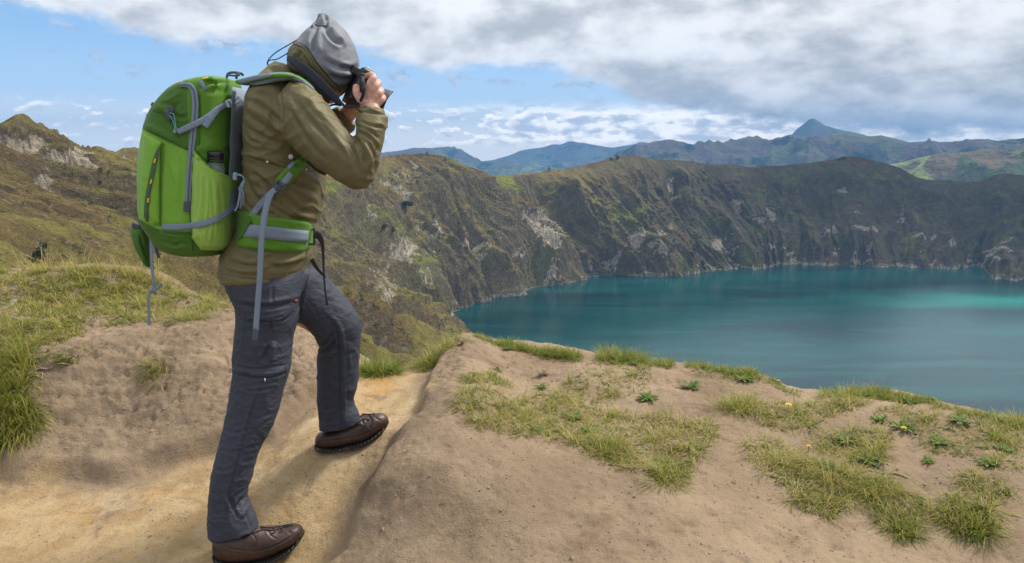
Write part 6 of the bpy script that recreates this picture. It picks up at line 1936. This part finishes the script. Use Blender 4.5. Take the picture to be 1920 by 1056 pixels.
for i_, ((x_, y_), r_, lab) in enumerate(RO):
    rg = np.random.default_rng(300 + i_)
    g_ = ground_many(np.array([x_ * 1.0]), np.array([y_ * 1.0]))
    if np.isnan(g_[0, 0]): g_ = ground_many(np.array([x_ * 1.0]), np.array([y_ + 12.0]))
    to_obj('rosette_plant', rosette_part(g_[0], r_, rg.integers(11, 17), rg), LEAFM, None, label=lab, cat='plant', group='leafy rosettes on the mound')
for i_, ((x_, y_), lab) in enumerate([((866, 674), 'dry brown rosette on the pale clay above the path'), ((815, 672), 'withered leafy rosette on top of the overhanging tuft'), ((1018, 702), 'withered small rosette on crumbly clay at the mound top'), ((935, 700), 'brown dying rosette on the mound shoulder')]):
    rg = np.random.default_rng(340 + i_)
    g_ = ground_many(np.array([x_ * 1.0]), np.array([y_ * 1.0]))
    to_obj('withered_plant', rosette_part(g_[0], .032, 12, rg, .6), DRYM, None, label=lab, cat='plant', group='withered rosettes on the clay')
# -- yellow flowers
PET = material('yellow_petal', Base_Color=(0.80, 0.52, 0.015), Roughness=0.6)
STEM = material('flower_stem', Base_Color=(0.10, 0.16, 0.03), Roughness=0.6)
FL = [((1475, 768), .045, .017, 'largest yellow flower in the grass behind the mound skyline'), ((1691, 812), .030, .014, 'yellow flower on the dark rosette'), ((1513, 844), .026, .012, 'low yellow flower beside the long diagonal mat'), ((1457, 722), .030, .009, 'small yellow flower on the mound skyline'), ((426, 590), .030, .010, 'yellow flower at the end of the meadow just behind the trousers')]
for i_, ((x_, y_), h_, r_, lab) in enumerate(FL):
    g_ = ground_many(np.array([x_ * 1.0]), np.array([y_ * 1.0]))
    if np.isnan(g_[0, 0]): g_ = ground_many(np.array([x_ * 1.0]), np.array([y_ + 10.0]))
    b = g_[0]
    h_, r_ = h_ * .7, r_ * .72
    top = b + np.array([.004, -.004, h_])
    o = to_obj('flower', tube([b - [0, 0, .01], (b + top) / 2 + [.003, 0, 0], top], .0014, 8, 3), STEM, None, label=lab, cat='flower', group='yellow flowers')
    V, Q = [], []
    rg = np.random.default_rng(400 + i_)
    for ringi, (nr, rl, rs) in enumerate(((14, 1.0, .15), (12, .75, .5), (8, .45, 1.0))):
        for k in range(nr):
            a = 2 * math.pi * k / nr + rg.uniform(-.1, .1)
            d_ = np.array([math.cos(a), math.sin(a), rs * .8]); s_ = np.array([-math.sin(a), math.cos(a), 0])
            o_ = len(V)
            V += [top + s_ * r_ * .08, top - s_ * r_ * .08, top + d_ * r_ * rl - s_ * r_ * .13, top + d_ * r_ * rl + s_ * r_ * .13]
            Q.append((o_, o_ + 1, o_ + 2, o_ + 3))
    to_obj('petals', (np.array(V), np.array(Q), np.zeros((0, 3), int)), PET, o)

# -- dry stick, roots
WOODM = material('dry_twig', lambda nt, P: P(Base_Color=nt.mix(nt.ss(nt.noise(nt.obj(), 60, 3), .35, .65), (0.15, 0.10, 0.065), (0.33, 0.25, 0.17)), Roughness=0.85))
def on_ground(pl, lift=.003):
    out = []
    for x_, y_ in pl:
        g_ = ground_many(np.array([x_ * 1.0]), np.array([y_ * 1.0]))[0]
        if not np.isnan(g_[0]): out.append(g_ + [0, 0, lift])
    return out
for pl, r_, lab in [([(1630, 888), (1655, 890), (1680, 893), (1702, 897)], .0022, 'thin dry stick lying on clay above the long mat'), ([(55, 712), (78, 708), (95, 710), (112, 704), (132, 706)], .0035, 'pale dry root sticking out of the bank edge'), ([(70, 715), (82, 724), (80, 735)], .0026, 'short dark root hanging from the bank edge'),
                    ([(1600, 845), (1612, 852), (1640, 850)], .0018, 'short twig caught in the round mat')]:
    q_ = on_ground(pl)
    if len(q_) > 1: to_obj('twig', tube(q_, r_, 8, 4), WOODM, None, label=lab, cat='twig', group='dry twigs and roots')
# -- crumbs of clay
CR_M = material('clay_crumbs', lambda nt, P: P(Base_Color=nt.mix(nt.noise(nt.obj(), 9, 3), (0.15, 0.105, 0.07), (0.36, 0.27, 0.19)), Roughness=0.95))
rg = np.random.default_rng(77)
zone = [([(80, 600), (640, 620), (640, 760), (400, 860), (80, 880)], 700), ([(0, 860), (700, 840), (740, 700), (640, 1050), (0, 1050)], 500), ([(660, 1050), (860, 660), (1450, 720), (1920, 800), (1920, 1050)], 1500), ([(940, 660), (1120, 680), (1060, 740), (960, 720)], 260)]
V, Q, T, o = [], [], [], 0
ico = np.array([(1, 0, 0), (-1, 0, 0), (0, 1, 0), (0, -1, 0), (0, 0, 1), (0, 0, -1)], float)
icf = np.array([(0, 2, 4), (2, 1, 4), (1, 3, 4), (3, 0, 4), (2, 0, 5), (1, 2, 5), (3, 1, 5), (0, 3, 5)])
for k, (poly, n_) in enumerate(zone):
    for p in sample_poly(poly, n_, seed=500 + k):
        s_ = rg.uniform(.0012, .0045) * (2.0 if rg.random() < .05 else 1)
        V.append(ico * s_ * rg.uniform(.6, 1.3, (6, 3)) @ np.linalg.qr(rg.normal(size=(3, 3)))[0] + p)
        T.append(icf + o); o += 6
me = mesh_np('clay_crumbs', np.vstack(V), None, np.vstack(T), smooth=False)
link('gravel', me, CR_M, kind='stuff')

# -- shrubs and small trees on the crater walls
def m_foli(nt, P):
    n = nt.noise(nt.pos(), 0.8, 3)
    P(Base_Color=nt.mix(nt.ss(n, 0.35, 0.65), (0.018, 0.030, 0.010), (0.045, 0.062, 0.018)), Roughness=0.8)
FOLI = material('shrub_foliage', m_foli)
BARK = material('bark', Base_Color=(0.07, 0.05, 0.035), Roughness=0.9)
def crown(c, rx, rz, nleaf, rg, size):
    a = rg.normal(size=(nleaf, 3)); a /= np.linalg.norm(a, axis=1, keepdims=True)
    lob = rg.normal(0, .45, (6, 3))
    r_ = rg.uniform(.35, 1, nleaf) ** .5
    li = rg.integers(0, 6, nleaf)
    p = a * r_[:, None] * .62 + lob[li]
    p = p * [rx, rx, rz] + c
    u_ = rg.normal(size=(nleaf, 3)); u_ /= np.linalg.norm(u_, axis=1, keepdims=True)
    w_ = np.cross(u_, rg.normal(size=(nleaf, 3))); w_ /= np.linalg.norm(w_, axis=1, keepdims=True)
    s_ = size * rg.uniform(.6, 1.3, nleaf)[:, None]
    V = np.stack([p - u_ * s_, p + w_ * s_ * .7, p + u_ * s_, p - w_ * s_ * .7], 1).reshape(-1, 3)
    Q = np.arange(nleaf * 4).reshape(-1, 4)
    return V, Q, np.zeros((0, 3), int)
SH = [((761, 392), 15, 13, 'dark round shrub below the white scree of the near crater wall'), ((718, 432), 9, 9, 'left one of two dark shrubs on the grassy crater slope'), ((733, 438), 9, 9, 'lower right one of two dark shrubs on the grassy slope'),
      ((191, 322), 8, 8, 'round dark shrub high on the slope left of the backpack'), ((190, 342), 8, 6, 'flat shrub under the round one left of the backpack'), ((202, 328), 5, 6, 'small shrub beside the round one left of the backpack'),
      ((85, 492), 26, 26, 'big dark shrub behind the meadow at the left'), ((805, 290), 4, 7, 'lone little tree on top of the near crater crest'), ((838, 300), 4, 6, 'small tree on the crest slope below the lone tree'), ((849, 310), 4, 6, 'lowest of the small trees on the crest slope'),
      ((1033, 318), 5, 6, 'small round tree on the saddle of the crater rim'), ((1048, 319), 3, 4, 'tiny tree on the saddle beside the round one'), ((1148, 298), 7, 6, 'left tree of the dark clump on the far rim'), ((1160, 296), 7, 7, 'right tree of the dark clump on the far rim'),
      ((1583, 296), 7, 6, 'bushy tree on the highest point of the far rim'), ((1573, 298), 4, 4, 'little tree left of the highest point of the far rim'), ((884, 507), 7, 6, 'dark bush low on the crater wall above the near shore'), ((1365, 418), 6, 8, 'dark tree in the gully of the far wall')]
bx_, by_ = slope_px, slope_py
for i_, ((x_, y_), wpx, hpx, lab) in enumerate(SH):
    rg = np.random.default_rng(600 + i_)
    d2 = (bx_ - x_) ** 2 + (by_ - y_) ** 2
    ok = (slope_P[:, 1] > 100) & (slope_V > -0.004)
    dd_ = np.where(ok, d2, 1e9)
    cand = np.flatnonzero(dd_ < max(16, dd_.min() * 1.5 + 1))
    k = cand[np.argmin(slope_P[cand, 1])]
    b = slope_P[k]
    sc_ = b[1] / F_PX
    W_, H_ = wpx * sc_ * 0.55, hpx * sc_
    root = link('small_tree' if hpx >= wpx else 'shrub', None, None, label=lab, cat='tree' if hpx >= wpx else 'shrub', group='shrubs and small trees on the crater walls')
    root.location = b
    nl = 500 if wpx > 12 else 220
    to_obj('crown', crown(np.array([0, 0, H_ * .55]), W_, H_ * .5, nl, rg, W_ * .17), FOLI, root)
    to_obj('trunk', merge(tube([(0, 0, -H_ * .2), (W_ * .05, 0, H_ * .3), (0, W_ * .04, H_ * .7)], [W_ * .09, W_ * .07, W_ * .03], 8, 3), tube([(0, 0, H_ * .2), (W_ * .3, 0, H_ * .6)], [W_ * .05, W_ * .02], 6, 2)), BARK, root)
# ================================================================ AIR
def box_mesh(name, lo, hi):
    x0, y0, z0 = lo; x1, y1, z1 = hi
    v = [(x0,y0,z0),(x1,y0,z0),(x1,y1,z0),(x0,y1,z0),(x0,y0,z1),(x1,y0,z1),(x1,y1,z1),(x0,y1,z1)]
    f = [(0,3,2,1),(4,5,6,7),(0,1,5,4),(1,2,6,5),(2,3,7,6),(3,0,4,7)]
    return mesh_np(name, v, quads=f, smooth=False)
HZ = bpy.data.materials.new('haze')
HZ.use_nodes = True
h = NT(HZ.node_tree)
h.n.remove(h.n['Principled BSDF'])
pv = h.new('ShaderNodeVolumePrincipled')
pv.inputs['Color'].default_value = (0.14, 0.37, 0.72, 1)
pv.inputs['Density'].default_value = 6.0e-5
pv.inputs['Anisotropy'].default_value = 0.0
h.l.new(pv.outputs[0], h.n['Material Output'].inputs['Volume'])
link('haze', box_mesh('haze', (-20600, -20600, -800), (20600, 20600, 800)), HZ, kind='stuff')
